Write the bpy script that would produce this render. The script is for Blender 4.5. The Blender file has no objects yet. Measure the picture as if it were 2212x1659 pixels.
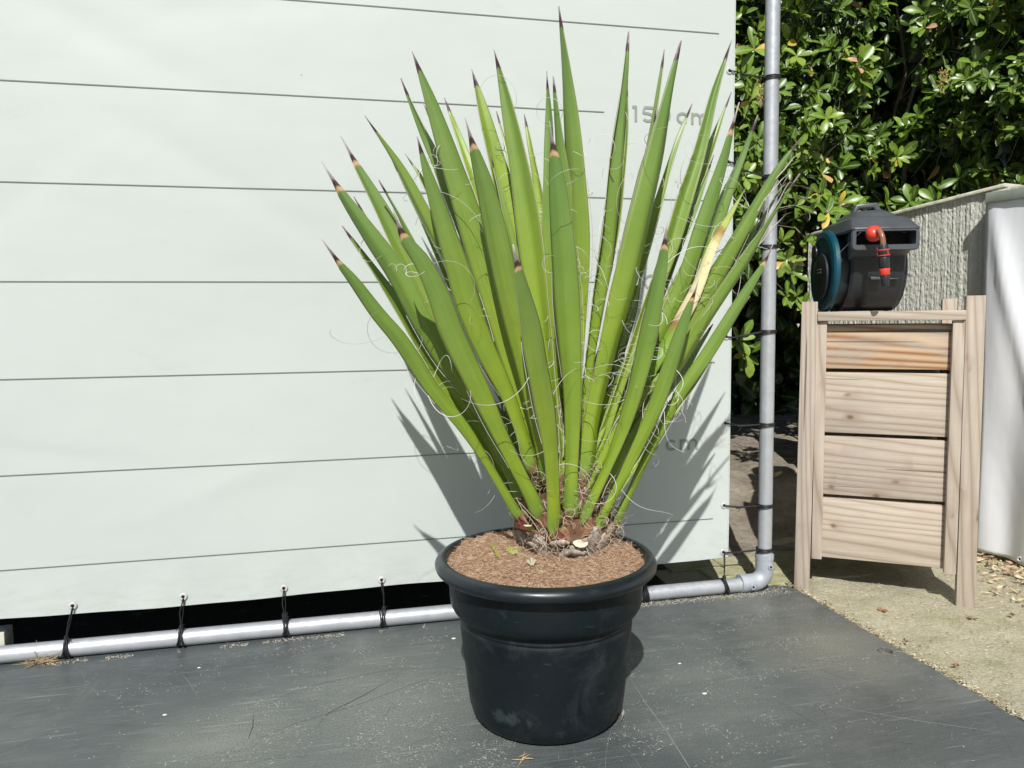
import bpy, bmesh, math, random
from mathutils import Vector, Matrix
from mathutils import noise as mnoise
random.seed(7)
PI = math.pi
sc = bpy.context.scene
COL = sc.collection

# ---------------------------------------------------------------- camera
CAM = Vector((0.0, -2.2111, 0.8877))
CR = Matrix(((0.975, 0.0276, -0.2206), (-0.2226, 0.0779, -0.9718), (-0.0102, 0.9966, 0.0823)))
_cu = Vector((-206, 20100, 1660)).normalized()
_cx = Vector((7294, 210, -1660)); _cx = (_cx - _cu * _cx.dot(_cu)).normalized()
_cy = _cu.cross(_cx)
CR = Matrix((_cx, _cy, _cu))
cam_d = bpy.data.cameras.new("camera")
cam = bpy.data.objects.new("camera", cam_d)
COL.objects.link(cam)
cam.matrix_world = Matrix.Translation(CAM) @ CR.to_4x4()
cam_d.sensor_width = 36.0
cam_d.lens = 1660 / 2212 * 36
cam_d.clip_start = 0.02
cam_d.clip_end = 500
sc.camera = cam

def ray(px, py):
    return CR @ Vector(((px - 1106) / 1660, -(py - 829.5) / 1660, -1.0))
def at(px, py, Y):
    """world point of the survey coordinates on the vertical plane y = Y"""
    r = ray(px, py)
    return CAM + r * ((Y - CAM.y) / r.y)
def flat(px, py, Z=0.0):
    r = ray(px, py)
    return CAM + r * ((Z - CAM.z) / r.z)

# ---------------------------------------------------------------- world, sun, exposure
SUN_EL = math.radians(45.5)
sdir = Vector((0.325, 1.0, 0)).normalized() * math.cos(SUN_EL) + Vector((0, 0, -math.sin(SUN_EL)))
w = bpy.data.worlds.new("World"); sc.world = w; w.use_nodes = True
nt = w.node_tree; bg = nt.nodes["Background"]
sky = nt.nodes.new("ShaderNodeTexSky"); sky.sky_type = 'NISHITA'; sky.sun_disc = False
sky.sun_elevation = SUN_EL
sky.sun_rotation = math.atan2(-sdir.x, -sdir.y)
sky.air_density = 1.0; sky.dust_density = 1.5; sky.ozone_density = 1.0
nt.links.new(sky.outputs[0], bg.inputs[0]); bg.inputs[1].default_value = 0.064
sun_d = bpy.data.lights.new("sun", 'SUN'); sun_d.energy = 4.9; sun_d.angle = math.radians(0.5)
sun_d.color = (1.0, 0.98, 0.94)
sun = bpy.data.objects.new("sun", sun_d); COL.objects.link(sun)
sun.rotation_euler = sdir.to_track_quat('-Z', 'Y').to_euler()
sun.location = (-2, -6, 6)
sc.view_settings.view_transform = 'Standard'
sc.view_settings.look = 'None'
sc.view_settings.exposure = 0.0
sc.view_settings.gamma = 1.0

# ---------------------------------------------------------------- helpers
def mesh_obj(name, verts, faces, mat=None, parent=None, smooth=True, auto=None, cols=None, colname="leafdata"):
    me = bpy.data.meshes.new(name)
    me.from_pydata([tuple(v) for v in verts], [], faces)
    if mat: me.materials.append(mat)
    if smooth:
        me.polygons.foreach_set("use_smooth", [True] * len(me.polygons))
    if cols:
        ca = me.color_attributes.new(colname, 'FLOAT_COLOR', 'POINT')
        flatc = []
        for c in cols: flatc.extend(c)
        ca.data.foreach_set("color", flatc)
    me.update()
    o = bpy.data.objects.new(name, me); COL.objects.link(o)
    if parent: o.parent = parent
    if auto is not None: sharp(o, auto)
    return o
def sharp(o, deg):
    me = o.data
    bm = bmesh.new(); bm.from_mesh(me)
    a = math.radians(deg)
    for e in bm.edges:
        if len(e.link_faces) == 2 and e.calc_face_angle(0) > a: e.smooth = False
    bm.to_mesh(me); bm.free()
def tag(o, label=None, cat=None, group=None, kind=None):
    if label: o["label"] = label
    if cat: o["category"] = cat
    if group: o["group"] = group
    if kind: o["kind"] = kind
    return o
def empty(name, loc=(0, 0, 0), rz=0.0, label=None, cat=None, group=None, kind=None):
    o = bpy.data.objects.new(name, None); COL.objects.link(o)
    o.empty_display_size = 0.05
    o.location = loc; o.rotation_euler = (0, 0, rz)
    return tag(o, label, cat, group, kind)

class Geo:
    """collects shapes for ONE mesh"""
    def __init__(s): s.v = []; s.f = []; s.c = []
    def tube(s, pts, r, n=8, cap=True, col=None):
        rs = r if isinstance(r, (list, tuple)) else [r] * len(pts)
        pts = [Vector(p) for p in pts]; b0 = len(s.v)
        t = (pts[1] - pts[0]).normalized()
        a = t.orthogonal().normalized()
        for i, p in enumerate(pts):
            t = (pts[min(i + 1, len(pts) - 1)] - pts[max(i - 1, 0)])
            t = t.normalized() if t.length > 1e-9 else Vector((0, 0, 1))
            a = a - t * a.dot(t)
            a = a.normalized() if a.length > 1e-6 else t.orthogonal().normalized()
            b = t.cross(a)
            for k in range(n):
                an = 2 * PI * k / n
                s.v.append(p + (a * math.cos(an) + b * math.sin(an)) * rs[i])
                if col: s.c.append(col)
        for i in range(len(pts) - 1):
            for k in range(n):
                k2 = (k + 1) % n
                s.f.append((b0 + i * n + k, b0 + i * n + k2, b0 + (i + 1) * n + k2, b0 + (i + 1) * n + k))
        if cap:
            s.f.append(tuple(b0 + k for k in range(n))[::-1])
            e = b0 + (len(pts) - 1) * n
            s.f.append(tuple(e + k for k in range(n)))
        return s
    def lathe(s, prof, n=48, c=(0, 0, 0), M=None):
        b0 = len(s.v); c = Vector(c)
        for (r, z) in prof:
            for k in range(n):
                a = 2 * PI * k / n
                p = Vector((r * math.cos(a), r * math.sin(a), z))
                if M: p = M @ p
                s.v.append(p + c)
        for i in range(len(prof) - 1):
            for k in range(n):
                k2 = (k + 1) % n
                s.f.append((b0 + i * n + k, b0 + i * n + k2, b0 + (i + 1) * n + k2, b0 + (i + 1) * n + k))
        return s
    def box(s, x0, x1, y0, y1, z0, z1, M=None):
        b = len(s.v)
        for p in ((x0, y0, z0), (x1, y0, z0), (x1, y1, z0), (x0, y1, z0), (x0, y0, z1), (x1, y0, z1), (x1, y1, z1), (x0, y1, z1)):
            p = Vector(p); s.v.append(M @ p if M else p)
        for f in ((0, 3, 2, 1), (4, 5, 6, 7), (0, 1, 5, 4), (1, 2, 6, 5), (2, 3, 7, 6), (3, 0, 4, 7)):
            s.f.append(tuple(b + i for i in f))
        return s
    def extr(s, outline, d0, d1, fn):
        """outline (list of 2D pts, ccw) extruded between depths; fn(u,v,d)->Vector"""
        b = len(s.v); n = len(outline)
        for d in (d0, d1):
            for (u, v) in outline: s.v.append(fn(u, v, d))
        s.f.append(tuple(b + i for i in range(n))[::-1])
        s.f.append(tuple(b + n + i for i in range(n)))
        for i in range(n):
            j = (i + 1) % n
            s.f.append((b + i, b + j, b + n + j, b + n + i))
        return s
    def grid(s, nu, nv, fn):
        b = len(s.v)
        for j in range(nv + 1):
            for i in range(nu + 1):
                s.v.append(fn(i / nu, j / nv))
        for j in range(nv):
            for i in range(nu):
                a = b + j * (nu + 1) + i
                s.f.append((a, a + 1, a + nu + 2, a + nu + 1))
        return s
    def out(s, name, mat, parent=None, smooth=True, auto=None, bevel=0.0, seg=2):
        o = mesh_obj(name, s.v, s.f, None, parent, smooth=False, cols=s.c if s.c and len(s.c) == len(s.v) else None)
        bm = bmesh.new(); bm.from_mesh(o.data)
        bmesh.ops.recalc_face_normals(bm, faces=bm.faces[:])
        if bevel > 0:
            es = [e for e in bm.edges if len(e.link_faces) == 2 and e.calc_face_angle(0) > 0.5]
            bmesh.ops.bevel(bm, geom=es, offset=bevel, segments=seg, profile=0.5, affect='EDGES', clamp_overlap=True)
        for f in bm.faces: f.smooth = smooth
        if auto is None and smooth: auto = 40
        if auto is not None:
            a = math.radians(auto)
            for e in bm.edges:
                if len(e.link_faces) == 2 and e.calc_face_angle(0) > a: e.smooth = False
        bm.to_mesh(o.data); bm.free()
        o.data.materials.append(mat)
        return o

# ---------------------------------------------------------------- materials
class M:
    def __init__(s, name, rough=0.6, base=(0.5, 0.5, 0.5), metal=0.0, spec=0.5):
        s.m = bpy.data.materials.new(name); s.m.use_nodes = True
        s.nt = s.m.node_tree; s.b = s.nt.nodes["Principled BSDF"]
        s.b.inputs["Roughness"].default_value = rough
        s.b.inputs["Base Color"].default_value = (*base, 1)
        s.b.inputs["Metallic"].default_value = metal
        s.b.inputs["Specular IOR Level"].default_value = spec
    def n(s, t, **kw):
        nd = s.nt.nodes.new(t)
        for k, v in kw.items():
            if k in nd.inputs.keys(): nd.inputs[k].default_value = v
            else: setattr(nd, k, v)
        return nd
    def l(s, a, b): s.nt.links.new(a, b)
    def coord(s, scale=(1, 1, 1), kind="Object", rnd=False):
        tc = s.n("ShaderNodeTexCoord"); mp = s.n("ShaderNodeMapping"); mp.inputs["Scale"].default_value = scale
        s.l(tc.outputs[kind], mp.inputs[0])
        if rnd:
            oi = s.n("ShaderNodeObjectInfo"); vm = s.n("ShaderNodeVectorMath", operation='SCALE')
            cb = s.n("ShaderNodeCombineXYZ")
            s.l(oi.outputs["Random"], cb.inputs[0]); s.l(oi.outputs["Random"], cb.inputs[1]); s.l(oi.outputs["Random"], cb.inputs[2])
            s.l(cb.outputs[0], vm.inputs[0]); vm.inputs["Scale"].default_value = 37.0
            s.l(vm.outputs[0], mp.inputs["Location"])
        return mp.outputs[0]
    def noise(s, vec, scale, detail=4, rough=0.55, dist=0.0):
        nd = s.n("ShaderNodeTexNoise"); nd.inputs["Scale"].default_value = scale; nd.inputs["Detail"].default_value = detail
        nd.inputs["Roughness"].default_value = rough; nd.inputs["Distortion"].default_value = dist
        s.l(vec, nd.inputs["Vector"]); return nd.outputs["Fac"]
    def ramp(s, fac, stops, interp='LINEAR'):
        r = s.n("ShaderNodeValToRGB"); cr = r.color_ramp; cr.interpolation = interp
        while len(cr.elements) < len(stops): cr.elements.new(0.5)
        for e, (p, c) in zip(cr.elements, stops):
            e.position = p; e.color = (*c, 1) if len(c) == 3 else c
        s.l(fac, r.inputs[0]); return r.outputs[0]
    def gray(s, fac, lo, hi, a=0.0, b=1.0):
        mr = s.n("ShaderNodeMapRange"); mr.inputs[1].default_value = lo; mr.inputs[2].default_value = hi
        mr.inputs[3].default_value = a; mr.inputs[4].default_value = b; s.l(fac, mr.inputs[0]); return mr.outputs[0]
    def mix(s, fac, a, b, blend='MIX'):
        mx = s.n("ShaderNodeMix", data_type='RGBA', blend_type=blend)
        if isinstance(fac, (int, float)): mx.inputs[0].default_value = fac
        else: s.l(fac, mx.inputs[0])
        for i, v in ((6, a), (7, b)):
            if isinstance(v, tuple): mx.inputs[i].default_value = (*v, 1)
            else: s.l(v, mx.inputs[i])
        return mx.outputs[2]
    def math(s, op, a, b=0.0, clamp=False):
        m = s.n("ShaderNodeMath", operation=op); m.use_clamp = clamp
        for i, v in ((0, a), (1, b)):
            if isinstance(v, (int, float)): m.inputs[i].default_value = v
            else: s.l(v, m.inputs[i])
        return m.outputs[0]
    def color(s, c): s.l(c, s.b.inputs["Base Color"]); return s
    def rough(s, c): s.l(c, s.b.inputs["Roughness"]); return s
    def bump(s, h, strength=0.3, dist=0.01):
        b = s.n("ShaderNodeBump"); b.inputs["Strength"].default_value = strength; b.inputs["Distance"].default_value = dist
        s.l(h, b.inputs["Height"]); s.l(b.outputs[0], s.b.inputs["Normal"]); return s

def m_banner():
    m = M("banner_vinyl", 0.5, spec=0.35)
    v = m.coord()
    n1 = m.noise(v, 1.3, 5); n2 = m.noise(v, 9, 6, 0.6)
    c = m.ramp(n1, [(0.3, (0.520, 0.566, 0.540)), (0.7, (0.555, 0.600, 0.574))])
    sz = m.n("ShaderNodeSeparateXYZ"); m.l(v, sz.inputs[0])
    hd = m.math('MULTIPLY', m.gray(sz.outputs[2], 0.12, 0.30, 1.0, 0.0), m.gray(m.noise(m.coord((1, 1, 4)), 14, 6, 0.7), 0.45, 0.8))
    c = m.mix(m.math('MULTIPLY', hd, 0.45), c, (0.36, 0.38, 0.30))
    # small stains and specks
    vo = m.n("ShaderNodeTexVoronoi"); vo.inputs["Scale"].default_value = 7.5; m.l(v, vo.inputs["Vector"])
    sp = m.gray(vo.outputs["Distance"], 0.016, 0.03, 1.0, 0.0)
    pick = m.gray(m.noise(v, 5.0, 1), 0.55, 0.6)
    c = m.mix(m.math('MULTIPLY', sp, pick, True), c, (0.25, 0.27, 0.24))
    sm = m.gray(m.noise(m.coord((1, 1, 2.2)), 5.5, 6, 0.65, 0.6), 0.62, 0.75)
    c = m.mix(m.math('MULTIPLY', sm, 0.18), c, (0.37, 0.40, 0.36))
    m.color(c)
    cm = m.gray(m.noise(v, 1.9, 3), 0.50, 0.66)
    cr = m.math('MULTIPLY', m.math('MULTIPLY', m.noise(m.coord((1, 1, 1.7)), 9, 5, 0.6, 1.2), cm), 0.12)
    m.bump(m.math('ADD', cr, m.math('ADD', m.math('MULTIPLY', m.noise(m.coord((1, 1, 1.5)), 2.2, 3), 1.0), m.math('MULTIPLY', n2, 0.03))), 0.16, 0.03)
    return m.m
def m_plain(name, base, rough=0.5, metal=0, spec=0.5, var=0.15, scale=20, bump=0.0, rnd=False):
    m = M(name, rough, base, metal, spec)
    v = m.coord(rnd=rnd)
    n = m.noise(v, scale, 5, 0.6)
    lo = tuple(max(0, x * (1 - var)) for x in base); hi = tuple(min(1, x * (1 + var)) for x in base)
    m.color(m.ramp(n, [(0.3, lo), (0.7, hi)]))
    m.rough(m.gray(m.noise(v, scale * 2.3, 4), 0.3, 0.7, max(0.05, rough - 0.08), min(1, rough + 0.1)))
    if bump: m.bump(n, bump, 0.005)
    return m.m
def m_alu():
    m = M("galvanised_pipe", 0.42, (0.55, 0.58, 0.62), 0.45, 0.5)
    v = m.coord()
    n = m.noise(v, 26, 5, 0.65)
    m.color(m.ramp(n, [(0.25, (0.44, 0.46, 0.49)), (0.75, (0.57, 0.59, 0.62))]))
    m.rough(m.gray(m.noise(v, 60, 4), 0.3, 0.7, 0.33, 0.52))
    m.bump(m.noise(v, 90, 3), 0.06, 0.002)
    return m.m
def m_floor():
    m = M("worn_black_sheet", 0.45, spec=0.5)
    v = m.coord()
    base = m.ramp(m.noise(v, 1.7, 5, 0.55), [(0.3, (0.036, 0.048, 0.052)), (0.7, (0.068, 0.081, 0.083))])
    # dust: large patches of fine speckle
    patch = m.gray(m.noise(v, 3.0, 6, 0.72), 0.42, 0.68)
    fine = m.gray(m.noise(v, 330, 5, 0.8), 0.46, 0.66)
    dust = m.math('MULTIPLY', patch, fine, True)
    c = m.mix(m.math('MULTIPLY', dust, 0.5), base, (0.31, 0.31, 0.27))
    fib = m.gray(m.noise(m.coord((1, 1, 1)), 85, 8, 0.85, 2.2), 0.57, 0.64)
    c = m.mix(m.math('MULTIPLY', m.math('MULTIPLY', fib, patch), 0.22), c, (0.36, 0.37, 0.34))
    for (sx_, sy_, rot_, lo_, am_) in ((2.2, 6.0, .2, .50, .55), (3.5, 3.5, 0.0, .56, .5), (9, 2.0, -.7, .60, .4)):
        tc = m.n("ShaderNodeTexCoord"); mp = m.n("ShaderNodeMapping"); mp.inputs["Rotation"].default_value = (0, 0, rot_); mp.inputs["Scale"].default_value = (sx_, sy_, 1)
        m.l(tc.outputs["Object"], mp.inputs[0])
        sm_ = m.math('MULTIPLY', m.gray(m.noise(mp.outputs[0], 1.0, 9, 0.72, 0.4), lo_, lo_ + .26), m.gray(m.noise(v, 420, 4, 0.8), .3, .62))
        c = m.mix(m.math('MULTIPLY', sm_, am_), c, (0.27, 0.275, 0.25))
    # scratches: stretched noise in three directions
    sc_ = None
    for (ang, sx, sy, s_, lo) in ((0.25, 1.2, 46, 2.6, 0.66), (-0.9, 1.1, 60, 2.0, 0.675), (1.25, 1.0, 52, 2.3, 0.68), (0.05, 0.8, 75, 3.0, 0.66)):
        tc = m.n("ShaderNodeTexCoord"); mp = m.n("ShaderNodeMapping"); mp.inputs["Rotation"].default_value = (0, 0, ang); mp.inputs["Scale"].default_value = (sx, sy, 1)
        m.l(tc.outputs["Object"], mp.inputs[0])
        g = m.gray(m.noise(mp.outputs[0], s_, 2, 0.5, 0.3), lo, lo + 0.04)
        sc_ = g if sc_ is None else m.math('ADD', sc_, g, True)
    brk = m.gray(m.noise(v, 11, 3), 0.42, 0.6)
    c = m.mix(m.math('MULTIPLY', m.math('MULTIPLY', sc_, brk), 0.42), c, (0.33, 0.35, 0.34))
    # brushed streaks
    st = m.gray(m.noise(m.coord((3, 40, 1)), 5, 6, 0.7), 0.35, 0.7)
    c = m.mix(m.math('MULTIPLY', st, 0.30), c, (0.16, 0.17, 0.165))
    # sandy dust that gathers near the corner by the pole
    def blob(px, py, r, col, amt, sc):
        nonlocal c
        p = flat(px, py)
        tc = m.n("ShaderNodeTexCoord"); dn = m.n("ShaderNodeVectorMath", operation='DISTANCE')
        m.l(tc.outputs["Object"], dn.inputs[0]); dn.inputs[1].default_value = (p.x, p.y, 0.0)
        g = m.gray(dn.outputs["Value"], 0.0, r, 1.0, 0.0)
        ns = m.gray(m.noise(v, sc, 6, 0.85), 0.42, 0.62)
        c = m.mix(m.math('MULTIPLY', m.math('MULTIPLY', m.math('POWER', g, 0.8), ns), amt), c, col)
    blob(1770, 1390, 0.27, (0.34, 0.33, 0.25), 0.85, 260)
    blob(1630, 1290, 0.20, (0.33, 0.32, 0.26), 0.7, 260)
    blob(860, 1540, 0.42, (0.30, 0.31, 0.27), 0.75, 260)
    blob(480, 1600, 0.20, (0.33, 0.34, 0.27), 0.7, 260)
    blob(1560, 1500, 0.36, (0.28, 0.30, 0.27), 0.5, 260)
    m.color(c)
    m.rough(m.gray(m.math('ADD', dust, m.noise(v, 6, 4)), 0.3, 1.2, 0.34, 0.72))
    m.bump(m.math('ADD', m.math('MULTIPLY', m.noise(v, 240, 5, 0.7), 0.06), m.noise(v, 2.6, 3, 0.5, 0.5)), 0.35, 0.02)
    return m.m
def m_sand():
    m = M("sandy_ground", 0.95, spec=0.2)
    v = m.coord()
    c = m.ramp(m.noise(v, 3.5, 6, 0.6), [(0.25, (0.44, 0.42, 0.27)), (0.5, (0.58, 0.545, 0.39)), (0.75, (0.68, 0.64, 0.49))])
    c = m.mix(m.gray(m.noise(v, 120, 5, 0.8), 0.38, 0.8), c, (0.30, 0.25, 0.16))
    vo = m.n("ShaderNodeTexVoronoi"); vo.inputs["Scale"].default_value = 95; m.l(v, vo.inputs["Vector"])
    peb = m.math('MULTIPLY', m.gray(vo.outputs["Distance"], 0.16, 0.3, 1, 0), m.gray(m.noise(v, 40, 3), 0.5, 0.62), True)
    c = m.mix(m.math('MULTIPLY', peb, .8), c, (0.78, 0.75, 0.62))
    moss = m.gray(m.noise(v, 6, 5, 0.7), 0.55, 0.72)
    c = m.mix(m.math('MULTIPLY', moss, 0.5), c, (0.24, 0.25, 0.09))
    m.color(c)
    m.bump(m.math('ADD', m.noise(v, 70, 7, 0.8), m.math('MULTIPLY', m.noise(v, 9, 4), 1.5)), 0.9, 0.012)
    return m.m
def m_earth():
    m = M("bed_soil", 1.0, spec=0.15)
    v = m.coord()
    c = m.ramp(m.noise(v, 9, 7, 0.7), [(0.25, (0.19, 0.16, 0.12)), (0.55, (0.45, 0.39, 0.31)), (0.8, (0.60, 0.54, 0.44))])
    sx = m.n("ShaderNodeSeparateXYZ"); m.l(v, sx.inputs[0])
    shaded_soil = m.ramp(m.noise(v, 14, 6, 0.75), [(0.3, (0.020, 0.023, 0.021)), (0.6, (0.038, 0.043, 0.030)), (0.7, (0.16, 0.17, 0.075))])  # near-black with moss flecks: the banner's shade painted into the soil colour
    c = m.mix(m.gray(m.math('ADD', sx.outputs[0], m.math('MULTIPLY', sx.outputs[1], -0.4)), 0.98, 1.08), shaded_soil, c)
    m.color(c); m.bump(m.noise(v, 40, 8, 0.75), 1.0, 0.03)
    return m.m
def m_leaf():
    m = M("yucca_leaf", 0.32, spec=0.55)
    at_ = m.n("ShaderNodeAttribute", attribute_name="leafdata")
    sp = m.n("ShaderNodeSeparateColor"); m.l(at_.outputs["Color"], sp.inputs[0])
    s_, u_, y_ = sp.outputs[0], sp.outputs[1], sp.outputs[2]; br = at_.outputs["Alpha"]
    g = m.ramp(s_, [(0.0, (0.16, 0.06, 0.035)), (0.035, (0.17, 0.085, 0.035)), (0.05, (0.20, 0.31, 0.03)), (0.12, (0.26, 0.35, 0.006)), (0.40, (0.245, 0.34, 0.016)), (0.62, (0.20, 0.30, 0.034)), (0.85, (0.155, 0.26, 0.052)), (1.0, (0.12, 0.21, 0.058))])
    yl = m.ramp(s_, [(0.0, (0.18, 0.09, 0.035)), (0.05, (0.28, 0.40, 0.012)), (0.5, (0.40, 0.52, 0.02)), (0.9, (0.33, 0.43, 0.06))])
    c = m.mix(y_, g, yl)
    # lengthwise fibres
    cb = m.n("ShaderNodeCombineXYZ"); m.l(m.math('MULTIPLY', u_, 26.0), cb.inputs[0]); m.l(m.math('MULTIPLY', s_, 2.2), cb.inputs[1])
    oi = m.n("ShaderNodeObjectInfo"); m.l(m.math('MULTIPLY', oi.outputs["Random"], 50.0), cb.inputs[2])
    st = m.noise(cb.outputs[0], 1.0, 4, 0.7)
    c = m.mix(m.gray(st, 0.35, 0.75, 0.0, 0.55), c, m.mix(0.6, c, (0.34, 0.46, 0.15)))
    bl = m.noise(m.coord(), 14, 4, 0.6)
    c = m.mix(m.gray(bl, 0.35, 0.75, 0.0, 0.5), c, m.mix(0.5, c, (0.07, 0.17, 0.02)))
    vr = m.gray(oi.outputs["Random"], 0, 1, 0.0, 0.35)
    c = m.mix(vr, c, m.mix(0.6, c, (0.06, 0.2, 0.035)))
    # pale scars
    cb2 = m.n("ShaderNodeCombineXYZ"); m.l(m.math('MULTIPLY', u_, 6.0), cb2.inputs[0]); m.l(m.math('MULTIPLY', s_, 40.0), cb2.inputs[1]); m.l(m.math('MULTIPLY', oi.outputs["Random"], 91.0), cb2.inputs[2])
    scar = m.gray(m.noise(cb2.outputs[0], 1.6, 3, 0.7), 0.735, 0.75)
    c = m.mix(m.math('MULTIPLY', scar, 0.8), c, (0.52, 0.58, 0.36))
    spt_ = m.gray(m.noise(m.coord(), 210, 3, 0.6), 0.70, 0.74)
    c = m.mix(m.math('MULTIPLY', spt_, 0.6), c, (0.10, 0.10, 0.03))
    # margins: u 0..1, edges at 0 and 1
    ed = m.math('ABSOLUTE', m.math('SUBTRACT', u_, 0.5))
    c = m.mix(m.gray(ed, 0.468, 0.488), c, (0.16, 0.13, 0.06))
    c = m.mix(m.gray(ed, 0.488, 0.494), c, (0.50, 0.46, 0.34))
    # tips, the border runs unevenly across the blade
    wob = m.math('ADD', s_, m.math('MULTIPLY', m.math('SUBTRACT', m.noise(cb.outputs[0], 0.25, 3), 0.5), 0.012))
    wob = m.math('ADD', wob, m.math('MULTIPLY', m.math('MULTIPLY', ed, ed), 0.025))
    tan_ = m.ramp(wob, [(0.0, (0.5, 0.30, 0.13)), (0.915, (0.46, 0.28, 0.13)), (0.932, (0.62, 0.44, 0.24)), (0.937, (0.08, 0.03, 0.025)), (0.950, (0.06, 0.03, 0.025)), (0.956, (0.30, 0.25, 0.25)), (1.0, (0.46, 0.41, 0.41))])
    drk = m.ramp(wob, [(0.0, (0.16, 0.09, 0.06)), (0.955, (0.085, 0.04, 0.04)), (0.975, (0.055, 0.03, 0.035)), (0.988, (0.17, 0.12, 0.13)), (1.0, (0.30, 0.25, 0.25))])
    isb = m.math('GREATER_THAN', br, 0.75)
    tipc = m.mix(isb, drk, tan_)
    lim = m.math('SUBTRACT', 0.957, m.math('MULTIPLY', isb, 0.037))
    tf = m.gray(m.math('SUBTRACT', wob, lim), 0.0, 0.004)
    c = m.mix(tf, c, tipc)
    m.color(c)
    m.rough(m.gray(st, 0.3, 0.7, 0.30, 0.48))
    m.bump(st, 0.22, 0.001)
    m.b.inputs["Subsurface Weight"].default_value = 0.0
    tr = m.n("ShaderNodeBsdfTranslucent"); m.l(m.mix(1.0, c, (0.9, 1.0, 0.4), 'MULTIPLY'), tr.inputs[0])
    ms = m.n("ShaderNodeMixShader"); ms.inputs[0].default_value = 0.10
    m.l(m.b.outputs[0], ms.inputs[1]); m.l(tr.outputs[0], ms.inputs[2])
    m.l(ms.outputs[0], m.nt.nodes["Material Output"].inputs[0])
    return m.m
def m_hedge():
    m = M("shrub_leaf", 0.36, spec=0.5)
    at_ = m.n("ShaderNodeAttribute", attribute_name="leafdata")
    sp = m.n("ShaderNodeSeparateColor"); m.l(at_.outputs["Color"], sp.inputs[0])
    hue, u_, br = sp.outputs[0], sp.outputs[1], sp.outputs[2]
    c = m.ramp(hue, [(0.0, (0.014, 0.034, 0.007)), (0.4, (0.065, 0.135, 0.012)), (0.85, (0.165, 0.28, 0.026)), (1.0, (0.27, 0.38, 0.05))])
    c = m.mix(m.gray(u_, 0.80, 0.98), c, (0.26, 0.36, 0.11))
    c = m.mix(m.gray(m.noise(m.coord(), 60, 3), 0.4, 0.7, 0, 0.35), c, (0.06, 0.12, 0.02))
    dead = m.ramp(br, [(0.0, (0.4, 0.3, 0.1)), (0.5, (0.62, 0.48, 0.06)), (0.8, (0.62, 0.36, 0.22)), (1.0, (0.55, 0.40, 0.28))])
    c = m.mix(m.math('GREATER_THAN', br, 0.2), c, dead)
    m.color(c)
    tr = m.n("ShaderNodeBsdfTranslucent"); m.l(m.mix(1.0, c, (1.0, 1.0, 0.4), 'MULTIPLY'), tr.inputs[0])
    ms = m.n("ShaderNodeMixShader"); ms.inputs[0].default_value = 0.14
    m.l(m.b.outputs[0], ms.inputs[1]); m.l(tr.outputs[0], ms.inputs[2])
    m.l(ms.outputs[0], m.nt.nodes["Material Output"].inputs[0])
    return m.m
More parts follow.
